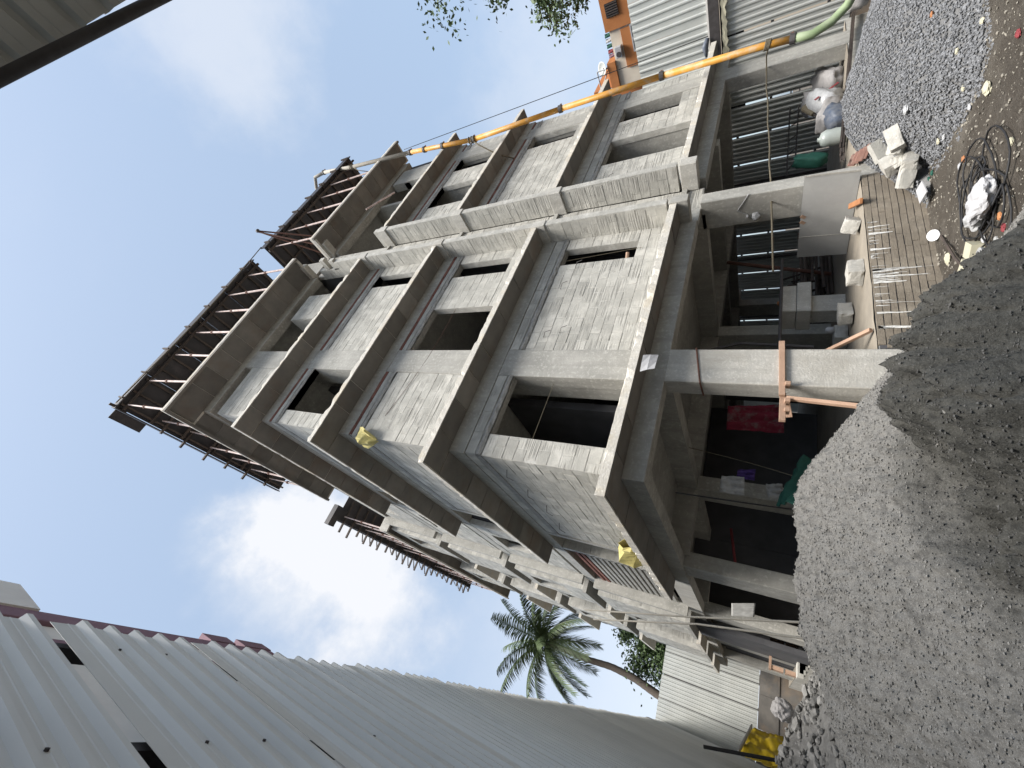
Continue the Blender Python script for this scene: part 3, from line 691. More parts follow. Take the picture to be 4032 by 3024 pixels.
p = MB(); p.box(22, 30, 1.12, 3.5, -.5, 8.35); obj('wall', p, 'cream', H2)
p = MB(); p.box(21.9, 30, -8, 1.115, -.5, 8.5); obj('wall', p, 'terra', H2)
p = MB(); p.box(21.93, 21.995, 1.2, 2.75, 5.5, 7.85); obj('panel', p, 'terra', H2)
p = MB(); p.box(22.5, 30, 3.52, 4.4, -.5, 9.9); obj('wall', p, 'terra', H2)
p = MB(); p.box(21.9, 24, 2.3, 3.5, 8.36, 8.75); obj('parapet_wall', p, 'terra', H2)
for y0, y1, z0, z1 in ((1.15, 2.2, 6.75, 7.42),):
    p = MB(); p.box(21.88, 21.925, y0, y1, z0, z1); f = obj('window', p, 'paper', H2)
    for k in range(2):
        p = MB(); p.box(21.86, 21.879, y0+.06+k*.5, y0+.49+k*.5, z0+.06, z1-.06); obj('pane', p, 'glass', f)
for y0, y1, z0, z1 in ((.1, .62, 7.75, 8.3), (-.3, .25, 6.9, 7.3), (-2, -1.2, 7.6, 8.3)):
    p = MB(); p.box(21.86, 21.895, y0, y1, z0, z1); f = obj('grille_window', p, 'glass', H2)
    for k in range(6):
        p = MB(); yy = y0+(y1-y0)*(k+.5)/6; p.box(21.83, 21.858, yy-.02, yy+.02, z0, z1); obj('grille_bar', p, 'timber', f)
p = MB(); p.box(21.75, 21.98, 1.75, 2.2, 7.92, 8.22); ac = obj('air_conditioner', p, 'paper', H2, bevel=.02)
p = MB(); p.tube([(21.74, 2.05, 8.07), (21.73, 2.05, 8.07)], .11, 14); obj('fan_grille', p, 'steel', ac)
for k, (y, m_) in enumerate(((1.2, 'green'), (1.4, 'paper'), (1.62, 'green'), (1.84, 'red'), (2.02, 'mauve'))):
    p = MB(); nn = 6; p.grid([[(22.1+.03*math.sin(i+j), y+.15*i/5, 8.62-.3*j/3) for i in range(nn)] for j in range(4)], nn, 4)
    tag(obj('washing', p, m_, solid=.01), ['small green cloth at the end of the roof washing line', 'white cloth on the roof washing line', 'second green cloth on the roof washing line', 'red cloth on the roof washing line', 'dark checked cloth on the roof washing line'][k], 'cloth')
t = thing('satellite_dish', 'round satellite dish on the roof of the orange house', 'dish', (22.2, 2.6, 8.75))
p = MB(); c0 = Vector((22.0, 2.45, 9.05)); ax = Vector((-.75, -.2, .55)).normalized(); sx = ax.cross(Vector((0, 0, 1))).normalized(); sy = sx.cross(ax)
rows = [[c0+ax*(.10*(r/5)**2-.1)+(sx*math.cos(a)+sy*math.sin(a))*.30*r/5 for a in [2*math.pi*i/20 for i in range(21)]] for r in range(6)]; p.grid(rows, 21, 6); obj('reflector', p, 'sheetdull', t, smooth=True, solid=.012)
p = MB(); p.tube([c0-ax*.08, (22.2, 2.6, 8.75)], .03, 8); obj('mast', p, 'steel', t)
t = thing('roof_railing', 'white pipe railing on the terrace of the orange house', 'railing', (22, 3, 8.75))
for a, b in (((21.95, 2.5, 8.76), (21.95, 2.5, 9.3)), ((21.95, 3.4, 8.76), (21.95, 3.4, 9.3)), ((21.95, 2.5, 9.3), (21.95, 3.4, 9.3)), ((21.95, 2.6, 8.8), (21.95, 3.3, 9.25))):
    p = MB(); p.tube([a, b], .03, 6); obj('pipe', p, 'paper', t)
# shed roof above and behind the photographer
t = thing('shed_roof', 'grey corrugated shed roof overhead with a dark beam along its edge', 'roof', (0, -7, 4.5))
sm = sheet_mesh('sheet', 1.06, 2.4, 'sheetpale', seed=2)
for k in range(4):
    o = link('sheet', sm, t, (-3.85+1.02*k+.29, -5.29-.004*k, 4.53+.004*k)); o.rotation_euler = (R(87.5), 0, R(-3.)); s = o.modifiers.new('thickness', 'SOLIDIFY'); s.thickness = .004
p = MB(); p.tube([(-3.6, -5.315, 4.47), (6., -5.265, 4.47)], .03, 10); obj('edge_beam', p, 'steel', t, smooth=True)
for y in (-6.4, -7.6):
    p = MB(); p.box(-3.6, 6, y, y+.08, 4.36, 4.48); obj('purlin', p, 'steel', t)
for x in (-3.5, 5.9):
    p = MB(); p.box(x, x+.1, -7.6, -7.5, -.5, 4.36); obj('post', p, 'steel', t)

# ------------------------------------------------------------------ trees
def palm(base, pts, crown, seed):
    t = thing('palm_tree', 'tall coconut palm with a curved trunk behind the far fence', 'tree', base); rnd = random.Random(seed)
    P_ = []
    for k in range(len(pts)-1):
        for j in range(8): P_.append(Vector(pts[k]).lerp(Vector(pts[k+1]), j/8))
    P_.append(Vector(pts[-1]))
    for _ in range(3): P_ = [P_[0]]+[(P_[i-1]+P_[i]*2+P_[i+1])/4 for i in range(1, len(P_)-1)]+[P_[-1]]
    n = len(P_); tr = MB(); tr.tube(P_, [.27-.11*i/n+.012*(i % 2) for i in range(n)], 10); obj('trunk', tr, 'bark', t, smooth=True)
    C = Vector(crown)
    for k in range(26):
        a = 2*math.pi*(k*.382)+rnd.uniform(-.2, .2); el = R(78-k*4.6+rnd.uniform(-8, 8)); L_ = rnd.uniform(3.7, 4.8)
        d = Vector((math.cos(a)*math.cos(el), math.sin(a)*math.cos(el), math.sin(el))); p = C.copy(); path = [p.copy()]
        for j in range(16):
            d = (d+Vector((.0, 0, -.075-.03*(el < 0)))+Vector((rnd.uniform(-.012, .012), rnd.uniform(-.012, .012), 0))).normalized(); p = p+d*L_/16; path.append(p.copy())
        fb = MB(); fb.tube(path, [.045*(1-i/17)+.006 for i in range(17)], 5); sgn_ = 1
        for i in range(2, 17):
            for h in range(5):
                q = path[i-1].lerp(path[i], h/5); dr = (path[i]-path[i-1]).normalized(); sd = dr.cross(Vector((0, 0, 1))).normalized(); u_ = sd.cross(dr)
                ll = (.35+.75*math.sin(math.pi*min(1, (i+h/5)/17.5)**.7))*rnd.uniform(.8, 1.1)
                for s_ in (-1, 1):
                    dv = (dr*.75+sd*s_*rnd.uniform(.7, 1.)+Vector((0, 0, -.42-rnd.uniform(0, .35)))).normalized(); wv = dr*.022
                    m1 = q+dv*ll*.5+u_*.03; tip = q+dv*ll+Vector((0, 0, -.14*ll))
                    fb.add([q-wv, q+wv, m1+wv*1.3, m1-wv*1.3, tip], [(0, 1, 2, 3), (3, 2, 4)])
        obj('frond', fb, 'frond', t)
    nb = MB()
    for k in range(9): rock(nb, C+Vector((rnd.uniform(-.35, .35), rnd.uniform(-.35, .35), -.35+rnd.uniform(-.2, .1))), .14, k, 1, 1.1)
    obj('coconut_cluster', nb, 'bark', t, smooth=True, kind='stuff')
PY = 27.
palm((-2.6, PY, -.48), [(-2.6, PY, -.5), (-2.3, PY, 3.5), at(2593, 2738, 'y', PY), at(2503, 2673, 'y', PY), at(2408, 2625, 'y', PY), at(2300, 2593, 'y', PY), at(2165, 2533, 'y', PY)], at(2155, 2530, 'y', PY)+Vector((0, 0, .15)), 12)
def tree(label, base, centre, rad, nleaf, seed, leaf=.11, clumps=38, cut=None):
    t = thing('broadleaf_tree', label, 'tree', base); rnd = random.Random(seed); C = Vector(centre); b = Vector(base)
    tr = MB(); mid = b.lerp(C, .55)+Vector((rnd.uniform(-.3, .3), 0, 0)); tr.tube([b, mid, C], [.22, .16, .06], 8)
    cl = []
    for k in range(clumps):
        v = Vector((rnd.gauss(0, 1), rnd.gauss(0, 1), rnd.gauss(0, 1))).normalized()*rnd.uniform(.45, 1.)
        c = C+Vector((v.x*rad[0], v.y*rad[1], v.z*rad[2])); cl.append((c, rnd.uniform(.16, .34)*max(rad)))
        if k < 14: tr.tube([mid.lerp(C, rnd.random()), c.lerp(C, .3)+Vector((0, 0, .1)), c], [.06, .035, .012], 5)
    obj('trunk', tr, 'bark', t, smooth=True); lf = MB()
    for k in range(nleaf):
        c, r = rnd.choice(cl); v = Vector((rnd.gauss(0, .55), rnd.gauss(0, .55), rnd.gauss(0, .45)))*r; q = c+v
        a = Vector((rnd.uniform(-1, 1), rnd.uniform(-1, 1), rnd.uniform(-1., .3))).normalized(); s_ = a.cross(Vector((rnd.uniform(-1, 1), rnd.uniform(-1, 1), rnd.uniform(-1, 1)))).normalized(); l = leaf*rnd.uniform(.7, 1.3)
        lf.add([q, q+a*l*.5+s_*l*.26, q+a*l, q+a*l*.5-s_*l*.26], [(0, 1, 2, 3)])
    obj('crown', lf, 'leaf', t, kind='stuff')
tree('bushy green tree peeping over the far fence beside the palm', (1.0, 27.5, -.48), (.9, 27.5, 6.3), (2.1, 1.6, 2.9), 24000, 3, .2, 60)
tree('green tree behind the roof of the orange house', (25, -1.5, -.48), (24.5, -1.6, 10.4), (2.5, 2.4, 1.8), 6000, 4, .22)
tree('tree whose dark leaf tips hang into the picture above the right fence', (16.5, -6.0, -.48), (16, -5.2, 10.4), (2.4, 2.9, 2.6), 9000, 5, .16, 46)

# ------------------------------------------------------------------ sand, gravel, rubble
rnd = random.Random(21)
RIDGE = [(-2.75, -1.2, .62), (-2.2, -1.45, .80), (-1.6, -1.5, .93), (-1.45, -1.5, .98), (-1.2, -1.5, 1.08), (-.85, -1.48, 1.14), (-.5, -1.48, 1.145), (-.17, -1.5, 1.13), (-.06, -1.62, 1.0), (.0, -1.75, .89)]
WET = [(-.5, -2.5, .88), (-.26, -2.72, 1.0), (-.14, -2.8, .93), (-.02, -2.9, .82), (.1, -3.0, .66), (.24, -3.1, .49)]
def seglist(pl_): return list(zip(pl_, pl_[1:]))
def envelope(x, y, pl_, s):
    best = -9
    for (ax_, ay, az), (bx_, by, bz) in seglist(pl_):
        dx, dy = bx_-ax_, by-ay; L2 = dx*dx+dy*dy; t_ = max(0, min(1, ((x-ax_)*dx+(y-ay)*dy)/L2))
        d = math.hypot(x-ax_-dx*t_, y-ay-dy*t_); h = az+(bz-az)*t_
        v = h-s*(math.sqrt(d*d+.05**2)-.05)
        best = max(best, v)
    return best
def smax(a, b, k=.06):
    h = max(0, min(1, .5+.5*(a-b)/k)); return b+(a-b)*h+k*h*(1-h)
def wetness(x, y):
    return envelope(x, y, WET, .75)-envelope(x, y, RIDGE, .62)
def sand_z(x, y):
    a = envelope(x, y, RIDGE, .62); b = envelope(x, y, WET, .75)
    wv = b-a
    rough = .05*fbm((x, y, 0), 2.2, 4)
    d1, _ = noise.voronoi(Vector((x*5.5+.5*nz((x, y, 3), 3), y*5.5+.5*nz((x, y, 6), 3), 1.))); d2, _ = noise.voronoi(Vector((x*15, y*15, 2.)))
    b += .085*fbm((x, y, 4), 2.8, 4)-.075*math.exp(-(d1[1]-d1[0])*5)-.05*d1[0]-.022*math.exp(-(d2[1]-d2[0])*5)+.016*fbm((x, y, 5), 22, 3)
    a += rough*.5+.018*fbm((x, y, 2), 9, 4)
    pit = max(0, .55-math.hypot((x+.35)/1., (y+2.95)/.9)); 
    z = smax(a, b, .03)
    for px_, py_, pr, pd in ((-.55, -2.55, .34, .2), (-.15, -3.25, .3, .2), (-.75, -2.9, .22, .12)):
        d = math.hypot(x-px_, y-py_)/pr
        if d < 1.2: z -= pd*max(0, 1-d**3)*(1+.4*fbm((x, y, 6), 6, 2))
    d3, _ = noise.voronoi(Vector((x*33, y*33, 5.))); z += .014*fbm((x, y, 7), 22, 3)-.03*max(0, nz((x, y, 11), 13)-.3)-.016*d3[0]+.005*nz((x, y, 2), 70)
    return max(z, -.56)
def sand_sheet(test, m, name, parent, step):
    x0, x1, y0, y1 = -2.8, 1.9, -4.75, .44; nx, ny = int((x1-x0)/step), int((y1-y0)/step); V = []; F = []; idx = {}
    Z = [[None]*(nx+1) for _ in range(ny+1)]
    for j in range(ny+1):
        for i in range(nx+1): Z[j][i] = sand_z(x0+i*step, y0+j*step)
    def vid(i, j):
        if (i, j) not in idx: idx[(i, j)] = len(V); V.append((x0+i*step, y0+j*step, Z[j][i]))
        return idx[(i, j)]
    for j in range(ny):
        for i in range(nx):
            if max(Z[j][i], Z[j+1][i], Z[j][i+1], Z[j+1][i+1]) < -.54: continue
            F.append((vid(i, j), vid(i+1, j), vid(i+1, j+1), vid(i, j+1)))
    me = bpy.data.meshes.new(name); me.from_pydata(V, [], F); me.update()
    a = me.attributes.new('wet', 'FLOAT', 'POINT')
    a.data.foreach_set('value', [max(0, min(1, .5+(wetness(v[0], v[1])+.12*fbm((v[0], v[1], 3), 3, 4))*4)) for v in V])
    me.materials.append(m); me.shade_smooth(); return link(name, me, parent)
# dry sand where it was tipped first, damp sand where it was dug: two shades of the same material
def sand_material():
    m = M['sand'].copy(); m.name = 'dry_and_damp_sand'; t_ = m.node_tree; b = t_.nodes['Principled BSDF']
    src = b.inputs['Base Color'].links[0].from_socket; a = t_.nodes.new('ShaderNodeAttribute'); a.attribute_name = 'wet'
    x = t_.nodes.new('ShaderNodeMix'); x.data_type = 'RGBA'; x.blend_type = 'MULTIPLY'; t_.links.new(a.outputs['Fac'], x.inputs[0]); t_.links.new(src, x.inputs[6]); x.inputs[7].default_value = (.44, .445, .43, 1)
    t_.links.new(x.outputs[2], b.inputs['Base Color']); return m
M['pile'] = sand_material()
SP = thing('sand_pile', 'large heap of coarse grey sand in the foreground, damp and dug over on its right', 'sand pile', (-.9, -1.8, -.48))
sand_sheet(None, M['pile'], 'sand_surface', SP, .0125)
cr = MB(); OCT = [Vector(q) for q in ((1, 0, 0), (-1, 0, 0), (0, 1, 0), (0, -1, 0), (0, 0, 1), (0, 0, -1))]; OF = [(0, 2, 4), (2, 1, 4), (1, 3, 4), (3, 0, 4), (2, 0, 5), (1, 2, 5), (3, 1, 5), (0, 3, 5)]
sv = bpy.data.objects['sand_surface'].data.vertices; nv_ = len(sv); gr = {0: MB(), 1: MB()}
for k in range(110000):                                        # grains and small lumps lying on the surface
    v = sv[rnd.randrange(nv_)].co
    if v.y > -.9 or v.y < -4.1: continue
    r = rnd.choice((.0028, .0035, .004, .0045, .005, .0065)); sx, sy, sz = rnd.uniform(.7, 1.4), rnd.uniform(.7, 1.3), rnd.uniform(.5, 1.); a = rnd.uniform(0, 3.1); ca, sa = math.cos(a)*r, math.sin(a)*r
    c = (v.x+rnd.uniform(-.006, .006), v.y+rnd.uniform(-.006, .006), v.z+r*.2)
    gr[1 if wetness(v.x, v.y)+rnd.uniform(-.06, .06) > 0 else 0].add([(c[0]+(q.x*sx*ca-q.y*sy*sa), c[1]+(q.x*sx*sa+q.y*sy*ca), c[2]+q.z*sz*r) for q in OCT], OF, rnd.random())
obj('dry_grains', gr[0], 'crumb', SP, kind='stuff'); obj('damp_grains', gr[1], 'dampcrumb', SP, kind='stuff')
for k in range(1200):
    x, y = rnd.uniform(-2.7, .9), rnd.uniform(-4.0, -1.2); z = sand_z(x, y)
    if z > -.4: rock(cr, (x, y, z+.002), rnd.choice((.003, .004, .004, .005, .006, .009)), k, 0)
obj('crumbs', cr, 'crumb', SP, kind='stuff')
# gravel heap against the plinth
GR = [(12.9, .2, -.40), (11.55, .2, -.12), (10.47, .2, .06), (9.5, .2, .27), (8.5, .2, .43), (7.4, .2, .42), (7.0, .22, .3)]
TOE = [(6.55, .46), (5.9, .2), (5.35, -.3), (5.02, -.82), (5.0, -1.1), (4.8, -1.37), (4.95, -1.75), (5.7, -2.0), (7.5, -2.6), (10, -3.2), (14, -3.4)]
def pdist(x, y, pl_):
    best = (9e9, 0)
    for a, b in seglist(pl_):
        dx, dy = b[0]-a[0], b[1]-a[1]; t_ = max(0, min(1, ((x-a[0])*dx+(y-a[1])*dy)/(dx*dx+dy*dy))); d = math.hypot(x-a[0]-dx*t_, y-a[1]-dy*t_)
        if d < best[0]: best = (d, (a[2]+(b[2]-a[2])*t_) if len(a) > 2 else (dx*(y-a[1])-dy*(x-a[0])))
    return best
def gravel_z(x, y):
    dr, h = pdist(x, y, GR); dt, side = pdist(x, y, TOE)
    if y > .2: z = h-.5*dr
    elif side > 0: t_ = dr/(dr+dt+1e-6); z = h*(1-t_)+(-.5)*t_+.10*math.sin(math.pi*t_)
    else: z = -.5-.4*dt
    return z+.03*fbm((x, y, 1), 1.6, 3)
GH = thing('gravel_heap', 'low heap of crushed blue grey stone spilling from the plinth on the right', 'gravel heap', (8, -.8, -.48))
nx, ny = 150, 66; mb = MB(); mb.grid([[(4.5+9.4*i/nx, -3.5+4.1*j/ny, gravel_z(4.5+9.4*i/nx, -3.5+4.1*j/ny)-.01) for i in range(nx+1)] for j in range(ny+1)], nx+1, ny+1); obj('gravel_bed', mb, 'gravelbase', GH, smooth=True)
st = MB(); OCT = [Vector(q) for q in ((1, 0, 0), (-1, 0, 0), (0, 1, 0), (0, -1, 0), (0, 0, 1), (0, 0, -1))]; OF = [(0, 2, 4), (2, 1, 4), (1, 3, 4), (3, 0, 4), (2, 0, 5), (1, 2, 5), (3, 1, 5), (0, 3, 5)]
k = 0
while k < 30000:
    x = 4.4+9.2*rnd.random()**1.5; y = rnd.uniform(-3.4, .5); z = gravel_z(x, y)
    if z < -.53 or (z < -.47 and rnd.random() < .6): continue
    r = rnd.uniform(.010, .024); q = Matrix.Rotation(rnd.uniform(0, 6.28), 3, 'Z') @ Matrix.Rotation(rnd.uniform(0, 3.1), 3, 'X')
    sx, sy, sz = rnd.uniform(.7, 1.4), rnd.uniform(.6, 1.1), rnd.uniform(.5, .9); c = Vector((x, y, max(z, -.485)+r*.3))
    st.add([c+q @ Vector((v.x*sx, v.y*sy, v.z*sz))*r for v in OCT], OF, rnd.random()); k += 1
obj('stones', st, 'gravel', GH, kind='stuff')
# broken rubble along the left fence
def rub_z(x, y): return max(-.5, .92-.33*math.hypot((x+2.1)*1.05, (y-7.6)*.5)+.12*fbm((x, y, 5), 1.8, 3))
RH = thing('rubble_heap', 'heap of broken concrete rubble between the sand pile and the far wall', 'rubble heap', (-1.8, 7.5, -.48))
mb = MB(); mb.grid([[(-2.8+.1*i, 1.+.2*j, rub_z(-2.8+.1*i, 1.+.2*j)) for i in range(34)] for j in range(70)], 34, 70); obj('rubble_bed', mb, 'rubble', RH)
sm_ = MB()
for k in range(900):
    x, y = rnd.uniform(-2.75, .2), rnd.uniform(2, 11); r = rnd.choice((.03, .05, .08)); rock(sm_, (x, y, rub_z(x, y)+r*.3), r, k+50, 1)
obj('small_rubble', sm_, 'rubble', RH, kind='stuff')
for k in range(70):
    x, y = rnd.uniform(-2.6, .0), rnd.uniform(4.5, 9.5); r = rnd.uniform(.09, .19); m_ = MB(); rock(m_, (x, y, rub_z(x, y)+r*.35), r, k+900, 1, .7); obj('broken_stone', m_, 'rubble', RH)
p = at(3080, 2795, 'y', 6.); BAGP = p.copy()
# loose chips and crumbs over the bare earth
lt = MB()
for k in range(2600):
    x = rnd.uniform(1.2, 6.2); y = rnd.uniform(-2.6, .42)
    r = rnd.choice((.005, .006, .007, .008, .01, .012, .016, .022)); rock(lt, (x, y, ground_z(x, y)+r*.3), r, k, 0, .6)
obj('stone_chips', lt, 'litter', kind='stuff')
bpy.data.objects['stone_chips']['label'] = 'pale stone chips and crumbs scattered over the bare earth'; bpy.data.objects['stone_chips']['category'] = 'chips'

def drop(X, Y):
    d = (RT*((1512-Y)/FPX) + UP*((2016-X)/FPX) + FW).normalized(); t_ = 1.5
    while t_ < 30:
        p = CP+d*t_; zz = ground_z(p.x, p.y)
        if p.x > 4.3 and p.y < .6: zz = max(zz, gravel_z(p.x, p.y))
        if p.y > .45 and p.x > 2.6: zz = max(zz, .23)
        if p.z < zz: return p
        t_ += .02
    return p
# ------------------------------------------------------------------ things standing and lying about
def block_at(name, label, c, size, rot, m='block', chip=True, seed=0, cat='block', group=None):
    rd = random.Random(seed); bm = bmesh.new(); bmesh.ops.create_cube(bm, size=1)
    bmesh.ops.subdivide_edges(bm, edges=bm.edges[:], cuts=4, use_grid_fill=True)
    for v in bm.verts:
        n = Vector(v.co)
        if chip:
            e = sum(abs(abs(q)-.5) < .01 for q in v.co)
            if e >= 2: v.co *= 1-.025-max(0, fbm(tuple(n*2.4+Vector((seed, 0, 0))), 1., 3))*.16
            v.co += Vector([rd.uniform(-.005, .005) for _ in range(3)])
        v.co = Vector((v.co.x*size[0], v.co.y*size[1], v.co.z*size[2]))
    me = bpy.data.meshes.new(name); bm.to_mesh(me); bm.free(); me.materials.append(M[m])
    o = bpy.data.objects.new(name, me); COL.objects.link(o); o.location = c; o.rotation_euler = rot
    return tag(o, label, cat, group)
def zbox(p, h): return (p.x, p.y, p.z+h/2)
G1 = 'pale concrete blocks standing on the plinth'
block_at('concrete_block', 'pale chipped concrete block near the plinth edge, nearest the lime stained bricks', (4.47, .79, .335), (.34, .26, .2), (0, 0, .15), 'fresh', seed=1, group=G1)
block_at('concrete_block', 'pale concrete block on the plinth at the foot of the block table', (4.55, 1.78, .34), (.36, .24, .2), (0, 0, .25), 'fresh', seed=2, group=G1)
block_at('concrete_block', 'grey concrete block on the plinth beside the wooden clamped column', (4.55, 2.35, .34), (.34, .28, .2), (0, 0, .1), 'block', seed=3, group=G1)
block_at('concrete_block', 'pale tilted concrete block leaning by the grey board on the plinth', (5.6, .78, .34), (.36, .22, .22), (.25, .1, .5), 'fresh', seed=4, group=G1)
G2 = 'broken blocks tumbled off the plinth corner'
for k, (X, Y, z, lab) in enumerate(((3475, 600, -.05, 'speckled broken block lying highest in the tumbled blocks by the plinth corner'), (3525, 555, -.15, 'clean square block lying on the gravel edge, nearest the gravel'), (3545, 650, -.22, 'long broken block in the middle of the tumbled blocks'), (3605, 635, -.3, 'upright block leaning over the tumbled blocks beside the bare earth'), (3570, 700, -.32, 'lowest tumbled block beside the sheet of white paper'), (3500, 660, -.2, 'flat broken block against the plinth bricks under the tumbled blocks'), (3538, 590, -.25, 'half hidden block wedged at the back of the tumbled blocks'))):
    p = drop(X+25, Y)+Vector((0, -.05, .08+.05*(k in (0, 3))))
    block_at('broken_block', lab, p, (.34, .18, .18), (rnd.uniform(-.5, .5), rnd.uniform(-.5, .5), rnd.uniform(0, 3)), 'fresh' if k % 2 else 'block', seed=10+k, group=G2)
# red bricks strapped in a row
t = thing('brick_row', 'row of red bricks fallen over beside the grey board', 'bricks', (6.8, .25, .25))
for k in range(5):
    b_ = MB(); p = drop(3385+16*k, 625-10*k)+Vector((0, 0, .08)); b_.obox(p, Vector((.07, .02, -.03)), Vector((0, .2, .04)), Vector((.03, 0, .1))); obj('brick', b_, 'dustybrick', t, bevel=.01)
# grey board leaning on the second column
t = thing('leaning_board', 'big flat grey board propped against the second column on the plinth', 'board', (6.35, 1.1, .23))
a, b, c_, d = at(3392, 658, 'x', 6.40), at(3335, 981, 'x', 6.34), at(3142, 965, 'x', 6.34), at(3168, 680, 'x', 6.40)
a = Vector((6.34, .27, .235)); b = Vector((6.3, 1.95, .235)); d = Vector((6.415, .25, 1.0)); c_ = Vector((6.4, 2.0, 1.02))
nrm = Vector((-1, 0, .15)).normalized()
V = [a, b, c_, d]; m_ = MB(); m_.add(V+[q+nrm*.03 for q in V], [(0, 1, 2, 3), (7, 6, 5, 4), (0, 4, 5, 1), (1, 5, 6, 2), (2, 6, 7, 3), (3, 7, 4, 0)]); obj('panel', m_, 'board', t)
for q0, q1 in ((a, d), (a.lerp(b, .72), d.lerp(c_, .72))):
    m_ = MB(); m_.bar(q0+nrm*.034, q1+nrm*.034, .03 if q0 == a else .012, .012, up=nrm); obj('edge_strip', m_, 'fresh', t)
for k in (.45, .52): 
    q = d.lerp(c_, k); m_ = MB(); m_.bar(q+Vector((-.035, 0, .0)), q+Vector((-.035, .05, -.07)), .06, .015, up=nrm); obj('clip', m_, 'newwood', t)
p = MB(); p.bar((5.62, .36, .26), (6.2, .85, .32), .09, .05); tag(obj('orange_offcut', p, 'orange', bevel=.01), 'bright orange plastic strip lying on the plinth edge', 'plastic strip')
# block table on a short pillar inside
t = thing('block_table', 'two thick pale blocks stacked on a short pillar inside the ground floor', 'blocks', (5.5, 2.4, .23))
p = MB(); p.box(5.2, 5.62, 2.35, 2.68, .225, .76); obj('pillar', p, 'fresh', t, bevel=.015)
p = MB(); p.box(5.08, 5.86, 2.2, 2.75, .765, 1.0); obj('slab_block', p, 'fresh', t, bevel=.02)
p = MB(); p.box(5.1, 5.8, 2.22, 2.74, 1.005, 1.26); obj('slab_block', p, 'fresh', t, bevel=.02)
p = MB(); rock(p, (5.5, 2.4, 1.3), .06, 3, 1); tag(obj('orange_rag', p, 'orange'), 'small orange rag on top of the stacked blocks inside', 'rag')
p = MB(); p.tube([(4.62, 2.25, .44), (4.62, 2.25, .53), (4.62, 2.25, .56)], [.06, .055, .03], 10); tag(obj('white_pot', p, 'paper', smooth=True), 'small white pot behind the grey block beside the clamped column', 'pot')
# wooden clamp round the near column and its struts
t = thing('column_clamp', 'pale timber clamp fixed round the near column with wedges', 'clamp', (2.38, .4, 1.2))
for a, b in (((1.9, .425, 1.21), (2.8, .425, 1.235)), ((1.5, .39, 1.20), (1.98, .5, 1.20)), ((1.95, .5, 1.17), (1.7, .62, 1.12))):
    p = MB(); p.bar(a, b, .045, .07); obj('batten', p, 'newwood', t, bevel=.004)
for x in (1.66, 1.8, 2.06):
    p = MB(); p.bar((x, .36, 1.15), (x+.03, .5, 1.16), .05, .06); obj('wedge', p, 'newwood', t, bevel=.004)
p = MB(); p.bar((1.86, .42, 1.16), (1.5, .1, -.45), .055, .045); tag(obj('timber_strut', p, 'newwood', bevel=.004), 'pale timber strut slanting down from the column clamp into the sand pile', 'strut')
p = MB(); p.bar((3.2, 1.2, .75), (3.05, .5, .26), .05, .05); tag(obj('timber_offcut', p, 'newwood', bevel=.004), 'reddish timber offcut leaning behind the near column on the plinth edge', 'timber')
p = MB()
for z, dz in ((2.2, .12),): p.tube([(2.07, .76, z-.02), (2.07, .445, z), (2.7, .44, z+dz), (2.7, .7, z+dz)], .012, 6)
tag(obj('tie_wire', p, 'rust'), 'brown tie wound once round the near column near its top', 'tie')
# hanging plastic on the second column
p = MB(); p.tube([(6.43, .43, 1.85), (6.42, .75, 2.05), (6.42, .85, 1.9)], .008, 5); q = Vector((6.41, .9, 1.88)); rock(p, q, .07, 4, 1, .6); rock(p, q+Vector((0, .02, -.14)), .09, 6, 1, 1.4)
tag(obj('plastic_scrap', p, 'plastic'), 'white plastic scrap tied to the second column with a cord', 'plastic')
# sacks and bars by the right column
def sack(label, c, size, rot, m, seed):
    bm = bmesh.new(); bmesh.ops.create_icosphere(bm, subdivisions=3, radius=1)
    for v in bm.verts:
        n = v.co.copy(); k = 1+.2*fbm(tuple(n*2+Vector((seed*3, 0, 0))), 1.2, 4)+.14*(1-2.2*abs(nz(n*2.3+Vector((seed, 2, 0)))))+.09*(1-2*abs(nz(n*5+Vector((seed, 5, 1)))))
        v.co = Vector((math.copysign(abs(n.x)**.6, n.x)*size[0], math.copysign(abs(n.y)**.6, n.y)*size[1], math.copysign(abs(n.z)**.7, n.z)*size[2]))*k
    me = bpy.data.meshes.new('sack'); bm.to_mesh(me); bm.free(); me.materials.append(M[m]); me.shade_smooth()
    o = bpy.data.objects.new('cement_sack', me); COL.objects.link(o); o.location = c; o.rotation_euler = rot; return tag(o, label, 'sack', 'sacks heaped beside the right column')
sack('grey crumpled cement sack lying nearest the right column', (11.75, 1.2, .5), (.42, .25, .17), (0, -.5, .2), 'sack', 1)
sack('grey cement sack leaning upright behind the red striped bag', (11.35, 1.5, .66), (.36, .25, .2), (0, -.7, .1), 'sack', 2)
s1 = sack('white cement sack with red printed stripes on the heap', (10.75, 1.2, .62), (.36, .24, .2), (.3, -.6, .2), 'plastic', 3)
for k in range(5):
    p = MB(); p.bar((10.52+.11*k, .99, .78-.09*k), (10.58+.11*k, .97, .70-.09*k), .05, .012, up=Vector((0, -1, 0))); obj('red_print', p, 'red', s1); o = bpy.context.scene.objects[-1] if False else None
for ch in s1.children: ch.matrix_parent_inverse = Matrix.Translation(Vector((10.75, 1.2, .62))) @ Matrix.Identity(4) if False else (Matrix.LocRotScale(s1.location, s1.rotation_euler, None)).inverted()
sack('grey sack slumped in front of the bundled broom', (10.1, 1.2, .5), (.4, .24, .18), (0, .3, 0), 'sack', 4)
sack('blue plastic sack at the bottom of the heap beside the clouded bottle', (9.65, 1.05, .42), (.3, .2, .16), (0, -.3, 0), 'blue', 5)
sack('green string bag on top of the clouded bottle', (8.6, 1.3, .85), (.12, .12, .28), (0, .3, 0), 'green', 6)
s2 = sack('white printed sack lying behind the grey board', (7.6, 1.7, .85), (.4, .2, .16), (0, -.4, .3), 'plastic', 7)
